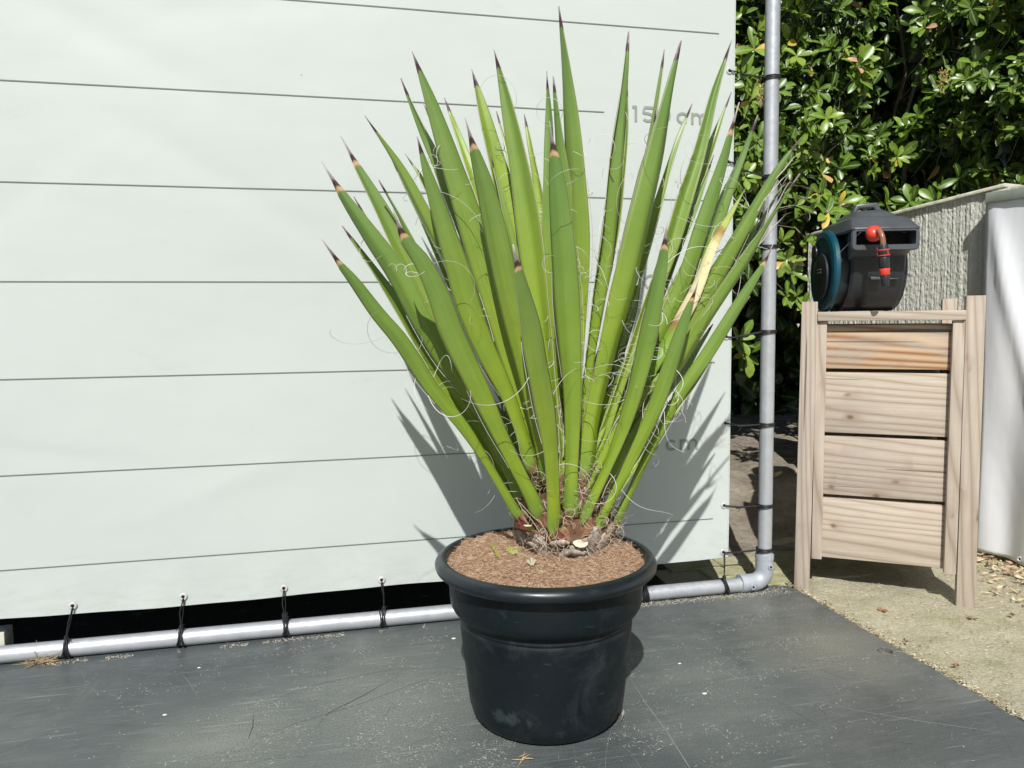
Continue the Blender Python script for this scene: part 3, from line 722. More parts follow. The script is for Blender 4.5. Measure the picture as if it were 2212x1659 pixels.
# ties: elastic cords from each eyelet to the pipe
def ring(g, c, axis, r, rr, turns=1.0, pitch=0.006, n=36):
    axis = Vector(axis).normalized(); a = axis.orthogonal().normalized(); b = axis.cross(a)
    k = int(n * turns)
    g.tube([Vector(c) + (a * math.cos(2 * PI * i / n) + b * math.sin(2 * PI * i / n)) * r + axis * (pitch * (i / n - turns / 2)) for i in range(k + 1)], rr, 6)
rnd = random.Random(11)
for i, x in enumerate(BOT):
    lab = {-0.705: "black cord tie on the floor rail above the straw tuft, knotted with loose ends", -0.429: "black cord tie on the floor rail, second from the left edge",
           -0.163: "black cord tie with a bulky knot on the floor rail, third from the left edge", 0.11: "black cord tie on the floor rail nearest left of the pot",
           0.383: "black cord tie on the floor rail hidden behind the pot's left half", 0.655: "black cord tie on the floor rail hidden behind the pot's right half", 0.925: "black strap on the floor rail half hidden behind the right side of the pot", 1.197: "black cord tie hanging from the banner's lower right corner to the floor rail"}.get(x)
    px = {-0.705: -0.722, -0.429: -0.438, -0.163: -0.160, 0.11: 0.110, 0.925: 0.923, 1.197: 1.199}.get(x, x)
    g = Geo(); r_ = 0.0017 if x != 0.925 else 0.003
    for k in range(3 if x != 0.925 else 5):
        off = (k - 1) * 0.0042 if x != .925 else (k - 2) * 0.0045
        tl = rnd.uniform(-0.25, 0.25) if x < 0.9 else 0.1
        ring(g, (px + off, 0.002, ZP), (1, 0, tl), R0 + 0.0024, r_ + 0.0004)
    top = Vector((x, -0.004, 0.137)); kn = Vector((px + rnd.uniform(-.004, .004), -0.010, ZP + R0 + 0.014))
    g.tube([top + Vector((0, 0.006, -.001)), top + Vector((0, -.003, -.002)), top + Vector((-0.002, -0.005, -0.012)), (top + kn) / 2 + Vector((rnd.uniform(-.006, .002), -.002, 0)), kn], 0.0014 if x > 1 else 0.0019, 6)
    g.tube([top + Vector((0.001, 0.006, -.001)), top + Vector((0.002, -.003, -.003)), (top + kn) / 2 + Vector((0.003, -.001, 0)), kn + Vector((.001, 0, 0))], 0.0012, 6)
    # knot / toggle
    g.lathe([(0.001, -0.012), (0.005, -0.009), (0.0062, 0.0), (0.0052, 0.008), (0.001, 0.011)], 10, kn + Vector((0, 0, -0.006)))
    if x == -0.163: g.tube([kn + Vector((0, -.001, -0.012)), kn + Vector((0, -.001, 0.012))], 0.0085, 12)
    for k in range(3):
        d = Vector((rnd.uniform(-1, 1), -0.6, rnd.uniform(-0.3, 1))).normalized()
        g.tube([kn, kn + d * 0.009, kn + d * 0.016 + Vector((0, 0, -.004))], 0.0009, 5)
    g.tube([kn + Vector((0.002, -0.004, -0.008)), (px + 0.004, -R0 - .004, ZP + 0.006), (px + 0.008, -R0 - 0.004, ZP - 0.008), (px + .006, -R0 + .003, ZP - 0.019)], 0.0018, 6)
    g.tube([kn + Vector((-0.002, -0.004, -0.008)), (px - 0.004, -R0 - .004, ZP + 0.004), (px - 0.009, -R0 - 0.003, ZP - 0.010), (px - .006, -R0 + .003, ZP - 0.019)], 0.0018, 6)
    o = g.out("cord_tie", MRUB)
    tag(o, lab or "black cord tie on the floor rail behind the pot or beyond the left edge", "cord tie", "cord ties between the banner and the floor rail")
names = {1.642: "black cord tie at the top of the upright, highest in view", 1.369: "black cord tie on the upright beside the second eyelet from the top, sagging", 1.10: "black cord tie on the upright behind the splayed right leaf tips",
         0.83: "black cord tie on the upright beside the low hanging shrub leaves", 0.556: "taut black cord tie on the upright level with the 50 cm mark", 0.29: "looped black cord tie on the upright, second above the elbow", 0.137: "black cord tie on the upright just above the elbow fitting"}
for z in SIDE[:7]:
    pz = {1.642: 1.628, 1.369: 1.326, 1.10: 1.110, 0.83: 0.843, 0.556: 0.546, 0.29: 0.281, 0.137: 0.135}.get(z, z)
    g = Geo(); px = 1.343
    for k in range(3): ring(g, (px, 0, pz + (k - 1) * 0.0042), (0.05 * (k - 1), 0, 1), R0 + 0.0022, 0.0022)
    a = Vector((1.197, 0.004, z)); b = Vector((px - R0, -0.004, pz))
    sag = rnd.uniform(0.002, 0.007)
    m1 = a.lerp(b, 0.45) + Vector((0, -.003, -sag))
    g.tube([a, a + Vector((0.0, -.009, 0)), a + Vector((0.022, -.011, -sag)), m1, b], 0.0016, 6)
    g.tube([a, a + Vector((0.002, -.007, 0.001)), a + Vector((0.024, -.008, -sag * .4)), m1 + Vector((0, .001, .002)), b + Vector((0, 0, .002))], 0.0014, 6)
    g.tube([m1 + Vector((-.012, 0, 0)), m1 + Vector((.010, 0, 0.0005))], 0.0038, 8)
    g.tube([m1 + Vector((.006, 0, 0)), b + Vector((0, -.001, .001))], 0.0026, 8)
    g.tube([m1, m1 + Vector((-.004, -.004, -.010)), m1 + Vector((-.010, -.003, -.014))], 0.0009, 5)
    o = g.out("cord_tie", MRUB)
    tag(o, names.get(z, "black cord tie on the upright above the picture"), "cord tie", "cord ties between the banner and the upright")

# ================================================================ POT
pot = empty("plant_pot", POT, 0, "large round black plastic plant pot with a rolled rim standing on the dark floor", "pot")
NP = 96
def potlathe(prof, wob=0.0):
    g = Geo(); g.lathe(prof, NP)
    if wob:
        for i, v in enumerate(g.v):
            a = math.atan2(v.y, v.x); k = 1 + wob * (math.sin(2 * a + 0.7) + 0.5 * math.sin(3 * a + 2) + 0.3 * math.sin(7 * a))
            v.x *= k; v.y *= k
    return g
body = [(0.0, 0.003), (0.130, 0.003), (0.150, 0.0035), (0.160, 0.0075), (0.1685, 0.018), (0.1735, 0.034), (0.1765, 0.055), (0.1830, 0.11), (0.1895, 0.17), (0.1935, 0.215), (0.1940, 0.2250), (0.1922, 0.2270), (0.1922, 0.2290), (0.1942, 0.2310), (0.1945, 0.2345), (0.1930, 0.2365), (0.1932, 0.2385), (0.1990, 0.2450), (0.2090, 0.2540),
        (0.2135, 0.263), (0.2155, 0.275), (0.2165, 0.300), (0.2175, 0.330), (0.2180, 0.345), (0.2145, 0.345), (0.2120, 0.28), (0.200, 0.255), (0.190, 0.245), (0.186, 0.16), (0.172, 0.03), (0.0, 0.02)]
potlathe(body, 0.003).out("pot_body", MPOT, pot, auto=45)
rim = [(0.2195, 0.333), (0.2260, 0.3325), (0.2330, 0.3335), (0.2400, 0.3365), (0.2450, 0.3410), (0.2472, 0.3470), (0.2470, 0.3530), (0.2440, 0.3585), (0.2395, 0.3628), (0.2340, 0.3655), (0.2285, 0.3665), (0.2245, 0.3655), (0.2222, 0.3620), (0.2212, 0.355), (0.2205, 0.345), (0.2190, 0.333)]
g = potlathe(rim, 0.004)
for v in g.v:                                   # small dent in the front of the rim
    a = math.atan2(v.y, v.x); d = a - (-1.50)
    if v.z > 0.34: v.z -= 0.0022 * math.exp(-(d / 0.045) ** 2) * (1 if (v.x ** 2 + v.y ** 2) > 0.053 else 0); 
    k = 1 - 0.007 * math.exp(-((d - .02) / 0.03) ** 2); v.x *= k; v.y *= k
MRIM = m_plain("pot_rim_plastic", (0.009, 0.0135, 0.0165), 0.34, scale=8, var=0.3)
g.out("pot_rim", MRIM, pot, auto=60)
# a flap of dried mud on the pot's foot
g = Geo(); a0 = -0.62
for k in range(10):
    a = a0 + k * 0.017; r1 = 0.172; h = 0.010 + 0.010 * rnd.random()
    g.v += [Vector((r1 * math.cos(a), r1 * math.sin(a), 0.002)), Vector(((r1 + .006) * math.cos(a), (r1 + .006) * math.sin(a), 0.002 + h)), Vector(((r1 + .003) * math.cos(a), (r1 + .003) * math.sin(a), 0.006 + h))]
    g.c += [(0.33, 0.31, 0.26, 1)] * 3
    if k: b = 3 * k; g.f += [(b - 3, b - 2, b + 1, b), (b - 2, b - 1, b + 2, b + 1)]
g.out("dried_mud", MTWIG, pot, smooth=False)

# soil
STEM = Vector((0.522, -0.487, 0.35))
def soil_h(x, y):
    d = math.hypot(x - STEM.x, y - STEM.y); r = math.hypot(x - POT[0], y - POT[1])
    h = 0.3535 + 0.010 * math.exp(-(d / 0.13) ** 2) + 0.008 * mnoise.fractal(Vector((x * 26, y * 26, 0)), 0.7, 2, 4) + 0.002 * mnoise.noise(Vector((x * 150, y * 150, 2)))
    hx, hy = flat(1000, 1150, .36)[:2]
    h += 0.010 * math.exp(-(math.hypot(x - 0.33, y + 0.42) / 0.07) ** 2) + 0.008 * math.exp(-(math.hypot(x - 0.60, y + 0.56) / 0.06) ** 2)
    return h - (0.008 if r > 0.215 else 0)
def soil_pt(u, v):
    a = u * 2 * PI; r = 0.2205 * math.sqrt(v) if v > 0 else 0
    x = POT[0] + r * math.cos(a); y = POT[1] + r * math.sin(a)
    return Vector((x, y, soil_h(x, y)))
g = Geo(); g.grid(170, 60, soil_pt)
soil = g.out("potting_soil", MPEAT, auto=180); tag(soil, "brown fibrous coir soil filling the black pot", "soil")
g = Geo(); rnd = random.Random(21)
coirc = [(0.66, .46, .31, 1), (0.50, .32, .20, 1), (0.76, .58, .42, 1), (0.36, .21, .125, 1), (0.84, .70, .54, 1), (0.58, .35, .20, 1)]
def strand(g, p, L, r, col, seg=4, curl=1.2, up=0.25, rn=rnd, n=3):
    d = Vector((rn.uniform(-1, 1), rn.uniform(-1, 1), rn.uniform(-0.2, up))).normalized(); pts = [p]
    ax = Vector((rn.uniform(-.4, .4), rn.uniform(-.4, .4), 1)).normalized()
    da = rn.uniform(-curl, curl) / seg
    for i in range(seg):
        d = Matrix.Rotation(da * 2, 3, ax) @ d
        q = pts[-1] + d * (L / seg); pts.append(q)
    g.tube(pts, r, n, cap=False, col=col)
for k in range(15000):
    a = rnd.uniform(0, 2 * PI); r = 0.216 * math.sqrt(rnd.random())
    x = POT[0] + r * math.cos(a); y = POT[1] + r * math.sin(a)
    strand(g, Vector((x, y, soil_h(x, y) + rnd.uniform(0.000, 0.0035))), rnd.uniform(0.003, 0.015), rnd.uniform(0.0002, 0.00045), rnd.choice(coirc), 3, 1.4, 0.22)
o = mesh_obj("coir_fibre", g.v, g.f, MCOIR, soil, smooth=True, cols=g.c); o["kind"] = "stuff"

# ================================================================ YUCCA
yucca = empty("yucca_plant", (STEM.x, STEM.y, 0.36), 0, "big yucca with a dense fan of stiff green sword leaves growing in the black pot", "plant")
OFF = Vector((STEM.x, STEM.y, 0.36))
WPROF = [(0, 1.0), (.04, .84), (.08, .64), (.14, .56), (.24, .60), (.35, .78), (.45, .94), (.53, 1.0), (.61, .98), (.70, .85), (.80, .65), (.88, .45), (.93, .29), (.96, .17), (.985, .07), (1, .01)]
WBLUNT = [(0, 1.0), (.04, .84), (.08, .64), (.14, .56), (.24, .60), (.35, .74), (.48, .92), (.58, 1.0), (.68, .98), (.77, .86), (.85, .66), (.90, .47), (.925, .35), (.938, .24), (.948, .14), (.962, .085), (.985, .05), (1, .01)]
def interp(tab, s):
    for (a, x), (b, y) in zip(tab, tab[1:]):
        if s <= b: return x + (y - x) * (s - a) / (b - a)
    return tab[-1][1]
def catmull(P, t):
    n = len(P) - 1; x = t * n; i = min(int(x), n - 1); f = x - i
    p0 = P[max(i - 1, 0)]; p1 = P[i]; p2 = P[i + 1]; p3 = P[min(i + 2, n)]
    return 0.5 * ((2 * p1) + (p2 - p0) * f + (2 * p0 - 5 * p1 + 4 * p2 - p3) * f * f + (3 * p1 - p0 - 3 * p2 + p3) * f ** 3)
LEAVES = []
def L(name, pts, W, by, ty, yel=0.0, brown=0, tw=None, fold=None, lab=None):
    LEAVES.append((name, pts, W, by, ty, yel, brown, tw, fold, lab))
L('f', [(694,515),(734,570),(767,610),(817,678),(868,739),(936,841),(1021,949),(1118,1108)], 42, -.55, -.70, .15, 1)
L('e', [(695,349),(742,424),(798,506),(858,593),(902,678),(960,775),(1040,890),(1128,1070)], 58, -.52, -.52, 0, 1)
L('g', [(739,488),(798,570),(832,620),(868,675),(909,746),(958,825),(1028,925),(1124,1085)], 42, -.50, -.45, .2, 0)
L('d', [(736,293),(772,360),(828,461),(888,581),(930,660),(985,750),(1050,870),(1140,1050)], 50, -.49, -.42, 0, 1)
L('i', [(849,452),(871,510),(911,563),(945,630),(975,710),(1012,790),(1050,870),(1092,960),(1164,1102)], 60, -.575, -.69, .1, 1)
L('c', [(788,250),(858,356),(918,469),(967,563),(1010,660),(1060,780),(1110,900),(1160,1030)], 38, -.46, -.50, .35, 0)
L('h', [(818,389),(858,461),(905,560),(960,660),(1020,790),(1110,980)], 26, -.44, -.48, .2, 0)
L('j', [(875,332),(911,386),(950,460),(1000,560),(1060,720),(1140,940)], 28, -.41, -.18, .45, 0)
L('k', [(901,295),(918,356),(948,450),(985,563),(1014,661),(1054,763),(1105,870),(1150,1000)], 60, -.53, -.60, 0.05, 0)
L('b', [(866,169),(911,278),(955,370),(1000,480),(1050,610),(1100,760),(1160,960)], 42, -.45, -.36, 0, 0)
L('a', [(890,111),(933,225),(984,375),(1025,500),(1058,610),(1092,730),(1130,860),(1180,1030)], 66, -.50, -.50, 0, 0)
L('l', [(960,212),(986,281),(1015,360),(1060,480),(1100,620),(1165,880)], 36, -.41, -.20, .8, 0)
L('m', [(1004,253),(1026,330),(1050,413),(1076,525),(1094,610),(1116,712),(1142,830),(1182,1020)], 58, -.55, -.66, 0, 1)
L('n', [(1019,150),(1046,250),(1078,375),(1104,488),(1130,600),(1160,750),(1198,990)], 58, -.44, -.30, .75, 0)
L('q', [(1072,240),(1092,310),(1112,400),(1150,600),(1190,860)], 22, -.40, -.15, .6, 0)
L('o', [(1067,107),(1091,206),(1122,356),(1145,500),(1163,640),(1185,800),(1208,990)], 58, -.47, -.42, .25, 0)
L('p', [(1132,246),(1147,319),(1164,413),(1176,520),(1188,650),(1212,900)], 32, -.41, -.22, 1, 0)
L('r', [(914,222),(935,270),(965,350),(1010,470),(1080,660),(1155,880)], 20, -.40, -.14, .3, 0)
L('s', [(1108,528),(1123,593),(1135,645),(1147,700),(1165,800),(1182,900),(1192,983),(1199,1138)], 56, -.595, -.76, .12, 1)
L('t', [(1207,13),(1222,150),(1238,319),(1245,430),(1248,510),(1248,640),(1243,780),(1238,1000)], 54, -.49, -.52, 0, 0)
L('u', [(1181,154),(1186,263),(1187,413),(1190,560),(1200,720),(1214,960)], 34, -.47, -.46, 0, 0)
L('v', [(1195,165),(1202,244),(1212,350),(1226,480),(1232,640),(1236,900)], 42, -.48, -.49, 0, 0)
L('w', [(1187,262),(1196,330),(1203,394),(1215,520),(1222,620),(1231,760),(1236,900),(1230,1098)], 60, -.585, -.66, 0, 1)
L('x', [(1358,68),(1348,169),(1330,300),(1314,450),(1300,563),(1282,690),(1264,830),(1250,985)], 42, -.47, -.44, 0, 0)
L('y', [(1356,173),(1351,300),(1338,430),(1318,560),(1290,700),(1258,940)], 26, -.43, -.34, .25, 0)
L('z', [(1435,107),(1422,206),(1402,330),(1378,470),(1330,680),(1272,940)], 28, -.44, -.42, .05, 0)
L('A', [(1471,88),(1449,188),(1420,330),(1390,460),(1360,590),(1336,680),(1308,790),(1282,900),(1262,1035)], 64, -.51, -.52, 0, 0)
L('B', [(1417,232),(1408,300),(1385,375),(1360,480),(1337,600),(1312,720),(1272,960)], 36, -.46, -.47, .3, 0)
L('C', [(1495,224),(1460,319),(1423,450),(1390,570),(1350,700),(1282,940)], 32, -.42, -.32, .3, 0)
L('D', [(1580,88),(1543,200),(1513,319),(1478,430),(1448,530),(1408,640),(1358,780),(1290,970)], 46, -.47, -.44, .05, 0)
L('E', [(1580,199),(1552,275),(1517,370),(1475,480),(1430,600),(1370,760),(1298,950)], 42, -.43, -.32, .3, 0)
L('F', [(1597,221),(1580,281),(1560,356),(1520,480),(1480,600),(1450,665),(1420,730),(1380,830),(1298,1010)], 44, -.50, -.58, 0, 1)
L('G', [(1637,248),(1616,305),(1573,413),(1522,550),(1472,680),(1420,790),(1305,1010)], 44, -.48, -.56, 0, 0)
L('H', [(1612,405),(1580,458),(1540,530),(1509,611),(1475,680),(1440,740),(1390,830),(1305,1010)], 48, -.53, -.62, 2, 0)
L('I', [(1732,296),(1686,356),(1629,450),(1573,544),(1510,650),(1450,760),(1390,870),(1312,1010)], 46, -.51, -.66, 0.05, 0)
L('J', [(1728,375),(1672,462),(1612,560),(1560,640),(1500,730),(1440,830),(1372,940),(1302,1060)], 42, -.54, -.70, .1, 3)
L('J2', [(1707,372),(1650,470),(1585,580),(1500,710),(1420,840),(1305,1030)], 30, -.50, -.58, .1, 3)
L('K', [(1674,518),(1650,570),(1612,630),(1529,763),(1461,864),(1405,970),(1327,1132)], 36, -.54, -.66, .1, 1)
L('K2', [(1620,640),(1560,720),(1490,830),(1420,930),(1320,1080)], 30, -.50, -.45, .3, 0)
L('N', [(1509,603),(1501,630),(1478,695),(1445,797),(1408,898),(1360,1000),(1292,1134)], 42, -.58, -.69, .1, 1)
L('Lf', [(1441,480),(1434,540),(1430,570),(1417,637),(1394,746),(1364,864),(1322,983),(1260,1114)], 44, -.59, -.70, 0, 1)
L('O', [(1500,740),(1440,800),(1380,870),(1330,935),(1268,1060)], 26, -.53, -.60, .4, 0)
L('v1', [(1058,330),(1090,450),(1122,600),(1190,960)], 24, -.44, -.38, .5, 0)
L('v2', [(1542,335),(1500,450),(1452,560),(1392,720),(1298,970)], 28, -.45, -.40, .15, 0)
L('v3', [(1592,352),(1545,452),(1490,560),(1430,690),(1308,985)], 28, -.46, -.44, .1, 0)
L('v4', [(1664,395),(1600,505),(1530,620),(1452,755),(1318,1015)], 28, -.48, -.52, .1, 0)
L('v5', [(764,424),(830,540),(890,650),(960,770),(1130,1060)], 22, -.46, -.44, .2, 0)
L('v6', [(842,335),(900,450),(960,580),(1020,720),(1150,1010)], 24, -.44, -.40, .3, 0)
L('v7', [(1120,400),(1140,520),(1165,660),(1208,940)], 30, -.43, -.40, .9, 0)
L('v8', [(1650,470),(1590,580),(1520,690),(1445,800),(1322,1040)], 30, -.50, -.58, .1, 0)
# shorter leaves hidden deep in the crown
for i, (tx, ty_, bx, by_, W_, yy, yel) in enumerate([(1120,640,1195,960,40,-.38,.2),(1060,600,1185,940,40,-.36,.1),(1390,560,1275,950,40,-.37,.2),(1440,610,1290,950,38,-.36,.1),(1330,600,1262,940,34,-.38,.3),(1010,680,1165,980,44,-.37,.1),(1480,680,1300,980,36,-.38,.1),
        (960,700,1140,1010,36,-.42,0),(1170,560,1212,960,44,-.40,.4),(1090,740,1180,990,40,-.44,.0),(1540,700,1305,1010,34,-.42,.1),(1415,720,1285,990,40,-.45,.0),(1030,800,1150,1040,34,-.46,.1),(1350,760,1268,1000,34,-.46,.2),(1200,620,1225,980,44,-.44,.2),(1215,760,1215,1030,30,-.47,.0),(1265,800,1246,1030,26,-.48,.0),(1300,760,1268,1030,28,-.46,.0),(1150,790,1185,1030,30,-.46,.0),(1080,860,1160,1040,28,-.46,.0),(1400,800,1290,1035,28,-.46,.0),(1175,720,1198,1020,30,-.46,.0),(1450,820,1302,1045,28,-.46,.0)]):
    L('in%d' % i, [(tx, ty_), (tx * .7 + bx * .3 + (-6 if tx < bx else 6), ty_ * .7 + by_ * .3), (tx * .35 + bx * .65, ty_ * .35 + by_ * .65), (bx, by_)], W_, yy - .04, yy + .06, yel, 0)

def m_dead():
    m = M("dead_yucca_leaf", 0.6, spec=0.3)
    at_ = m.n("ShaderNodeAttribute", attribute_name="leafdata"); sp = m.n("ShaderNodeSeparateColor"); m.l(at_.outputs["Color"], sp.inputs[0])
    s_ = sp.outputs[0]
    v = m.coord()
    sw = m.math('ADD', s_, m.math('MULTIPLY', m.math('SUBTRACT', m.noise(v, 12, 4), 0.5), 0.12))
    c = m.ramp(sw, [(0.0, (0.16, 0.30, 0.02)), (0.50, (0.20, 0.33, 0.04)), (0.545, (0.30, 0.16, 0.06)), (0.575, (0.66, 0.54, 0.32)), (0.64, (0.74, 0.66, 0.40)), (0.82, (0.74, 0.70, 0.36)), (0.86, (0.34, 0.20, 0.05)), (0.875, (0.42, 0.48, 0.13)), (1.0, (0.28, 0.36, 0.10))])
    blot = m.gray(m.noise(v, 46, 5, 0.7, 1.0), 0.60, 0.64)
    c = m.mix(m.math('MULTIPLY', m.math('MULTIPLY', blot, m.gray(s_, 0.52, 0.58)), 0.35), c, (0.25, 0.13, 0.05))
    m.color(c); m.bump(m.noise(v, 50, 4), 0.3, 0.003); return m.m
MDEAD = m_dead()

rl = random.Random(99)
def make_leaf(name, pts, W, by, ty, yel, brown, tw, fold, lab):
    pts = pts[::-1]                                       # base first
    # pixel arc lengths
    ar = [0]
    for a, b in zip(pts, pts[1:]): ar.append(ar[-1] + math.hypot(b[0] - a[0], b[1] - a[1]))
    P = []
    for (px, py), s in zip(pts, [x / ar[-1] for x in ar]):
        Y = by + (ty - by) * (s ** 1.15)
        P.append(at(px, py, Y))
    ax_ = Vector((STEM.x, STEM.y, P[0].z - .02)); P.insert(0, P[0] + (ax_ - P[0]).normalized() * .022)
    # resample by arc length
    dense = [catmull(P, i / 200) for i in range(201)]
    acc = [0]
    for a, b in zip(dense, dense[1:]): acc.append(acc[-1] + (b - a).length)
    NS = 34; path = []; j = 0
    for i in range(NS + 1):
        s = (i / NS); s = s if i < NS * 0.6 else s
        target = acc[-1] * s
        while j < 199 and acc[j + 1] < target: j += 1
        f = (target - acc[j]) / max(1e-9, acc[j + 1] - acc[j]); path.append(dense[j].lerp(dense[j + 1], min(1, f)))
    midY = by + (ty - by) * .7
    depth = abs((CR.transposed() @ (path[int(NS * .7)] - CAM)).z)
    W = W * (0.90 if brown == 1 else 0.86)
    if name in ('D','E','F','G','I','J','J2','K','K2','C','z','N','O','y','B'): W *= 0.86
    if name in ('e','d','g','f'): W *= .92
    if name == 'H': W *= .66
    outer = 1 if ty < -.45 else -1                         # leaves leaning forward show their back
    if tw is None: tw = rl.choice((-1, 1)) * (rl.uniform(6, 26) if brown == 1 else rl.uniform(10, 48))
    if fold is None: fold = outer * (rl.uniform(0.28, 0.44) if name in ('D','E','G','I','J','J2','K2','C','z','y','B','c','j','x') else rl.uniform(0.15, 0.28))
    tr = math.radians(tw)
    Wm = W / 1660 * depth / max(0.5, math.cos(tr))
    NU = 8; g = Geo(); cols = []
    ph = rl.uniform(0, 6)
    for i, p in enumerate(path):
        s = i / NS
        t = (path[min(i + 1, NS)] - path[max(i - 1, 0)]).normalized()
        vd = (p - CAM).normalized()
        perp = t.cross(vd).normalized()
        vd2 = t.cross(perp).normalized()                   # roughly along the view
        trr = tr + 0.16 * math.sin(s * 3 + ph)
        wv = perp * math.cos(trr) + vd2 * math.sin(trr)
        nv = t.cross(wv).normalized()
        if nv.dot(vd) > 0: nv = -nv
        wd = Wm * interp(WBLUNT if brown == 1 else WPROF, s)
        if brown == 3 and s > .82: wd *= 0.75
        for k in range(NU + 1):
            u = k / NU * 2 - 1
            prof = (1 - abs(u) ** 1.2) * fold * wd          # keel towards or away from the viewer
            edge = 0.0
            if s < 0.12: prof += (1 - u * u) * 0.10 * wd
            pos = p + wv * (u * wd / 2) + nv * (prof - fold * wd * .5) + nv * (0.0016 * math.sin(s * 23 + ph + u * 2) * abs(u))
            g.v.append(pos - OFF)
            cols.append((s, (u + 1) / 2, min(1, yel), 1.0 if brown == 1 else 0.5))
    for i in range(NS):
        for k in range(NU):
            a = i * (NU + 1) + k
            g.f.append((a, a + 1, a + NU + 2, a + NU + 1))
    o = mesh_obj("leaf", g.v, g.f, MDEAD if yel > 1.5 else MLEAF, yucca, smooth=True, cols=cols)
    sm = o.modifiers.new("thickness", 'SOLIDIFY'); sm.thickness = 0.0016; sm.offset = 0
    if lab: o["label"] = lab
    return o, path, Wm, tr, g.v, NU
fib_cols = [(0.70, .67, .60, 1), (0.80, .78, .72, 1), (0.55, .52, .44, 1), (0.84, .83, .78, 1)]
def curl(g, p, d, L_, r0, n_turn_r, seg, rn, rad):
    """a strand that bends steadily in its own plane, tightening"""
    ax = Vector((rn.uniform(-1, 1), rn.uniform(-1.2, 1.2), rn.uniform(-1, 1))).normalized()
    if ax.cross(d).length < 0.3: ax = d.orthogonal().normalized()
    pts = [Vector(p)]; d = d.normalized(); step = L_ / seg
    k0 = step / n_turn_r
    tight = rn.uniform(-0.3, 1.3)
    for i in range(seg):
        d = Matrix.Rotation(k0 * (1 + tight * i / seg), 3, ax) @ d
        d = (d + Vector((0, 0, -0.012))).normalized()
        pts.append(pts[-1] + d * step)
        ax = (ax + Vector((rn.uniform(-.04, .04), rn.uniform(-.04, .04), rn.uniform(-.04, .04)))).normalized()
    g.tube(pts, [r0 * (1 - 0.6 * i / seg) for i in range(seg + 1)], 4, cap=False, col=rn.choice(fib_cols))
for spec in LEAVES:
    o, path, Wm, tr, vs, NU = make_leaf(*spec)
    inner = spec[0].startswith('in')
    if spec[0] == 'H': o["label"] = "dying yellow leaf with brown blotches"
    if spec[0] in ('J', 'J2'): o["label"] = "leaf with a frayed dry tip"
    # filaments peeling off the margins
    g = Geo(); NS = len(path) - 1
    nf = 1 if inner else rl.choice((2, 3, 4, 5))
    if spec[0] in 'AxyzBCLfNwsItDFGpHEO': nf += 5
    for q in range(nf):
        i = int(NS * rl.uniform(0.15, 0.9)); side = rl.choice((0, NU))
        p = vs[i * (NU + 1) + side]; c_ = vs[i * (NU + 1) + NU // 2]
        t = (path[min(i + 1, NS)] - path[i - 1]).normalized()
        outw = (p - c_).normalized()
        d = (outw * rl.uniform(.3, 1) + t * rl.uniform(-1, 1) + Vector((0, rl.uniform(-.6, .2), 0))).normalized()
        z_ = rl.random()
        if z_ < .36: curl(g, p, d, rl.uniform(0.08, 0.22), rl.uniform(0.0005, 0.0009), rl.uniform(0.035, 0.11), 22, rl, 0)
        elif z_ < .72: curl(g, p, d, rl.uniform(0.06, 0.20), rl.uniform(0.0005, 0.0010), rl.uniform(0.010, 0.035), 26, rl, 0)
        else:
            for kk in range(rl.randint(2, 5)):
                i2 = max(1, min(NS - 2, i + rl.randint(-2, 2))); p2 = vs[i2 * (NU + 1) + side]
                curl(g, p2, d + Vector((rl.uniform(-.5, .5), rl.uniform(-.5, .1), rl.uniform(-.5, .5))), rl.uniform(0.012, 0.045), rl.uniform(0.0004, 0.0006), rl.uniform(0.01, 0.04), 8, rl, 0)
    # fine fibre lying almost along a margin
    if not inner:
        for side in (0, NU):
            if rl.random() < 0.6:
                i0 = int(NS * rl.uniform(.2, .5)); i1 = min(NS - 3, i0 + int(NS * rl.uniform(.15, .4)))
                pp = []
                for i in range(i0, i1):
                    p = vs[i * (NU + 1) + side]; c_ = vs[i * (NU + 1) + NU // 2]
                    pp.append(p + (p - c_).normalized() * (0.0012 + 0.004 * math.sin(PI * (i - i0) / (i1 - i0))) + Vector((0, -.001, 0)))
                if len(pp) > 3: g.tube(pp, 0.0006, 4, cap=False, col=rl.choice(fib_cols))
    if spec[0] in ('J', 'J2', 'I'):
        tip = vs[(NS - 1) * (NU + 1) + NU // 2]; t = (path[NS] - path[NS - 4]).normalized()
        for q in range(5):
            d = (t + Vector((rl.uniform(-.3, .3), rl.uniform(-.3, .3), rl.uniform(-.15, .3)))).normalized()
            b_ = vs[(NS - rl.randint(3, 8)) * (NU + 1) + rl.choice((1, NU - 1, 0, NU))]
            g.tube([b_, b_ + d * .03, b_ + d * 0.055 + Vector((0, 0, .004)), b_ + d * rl.uniform(.07, .10)], [0.0016, .0016, .001, .0002], 5, cap=False, col=(0.55, .50, .46, 1))
    if g.v:
        f_ = mesh_obj("filament", g.v, g.f, MFIB, None, smooth=True, cols=g.c); f_.parent = o; f_["kind"] = "stuff"

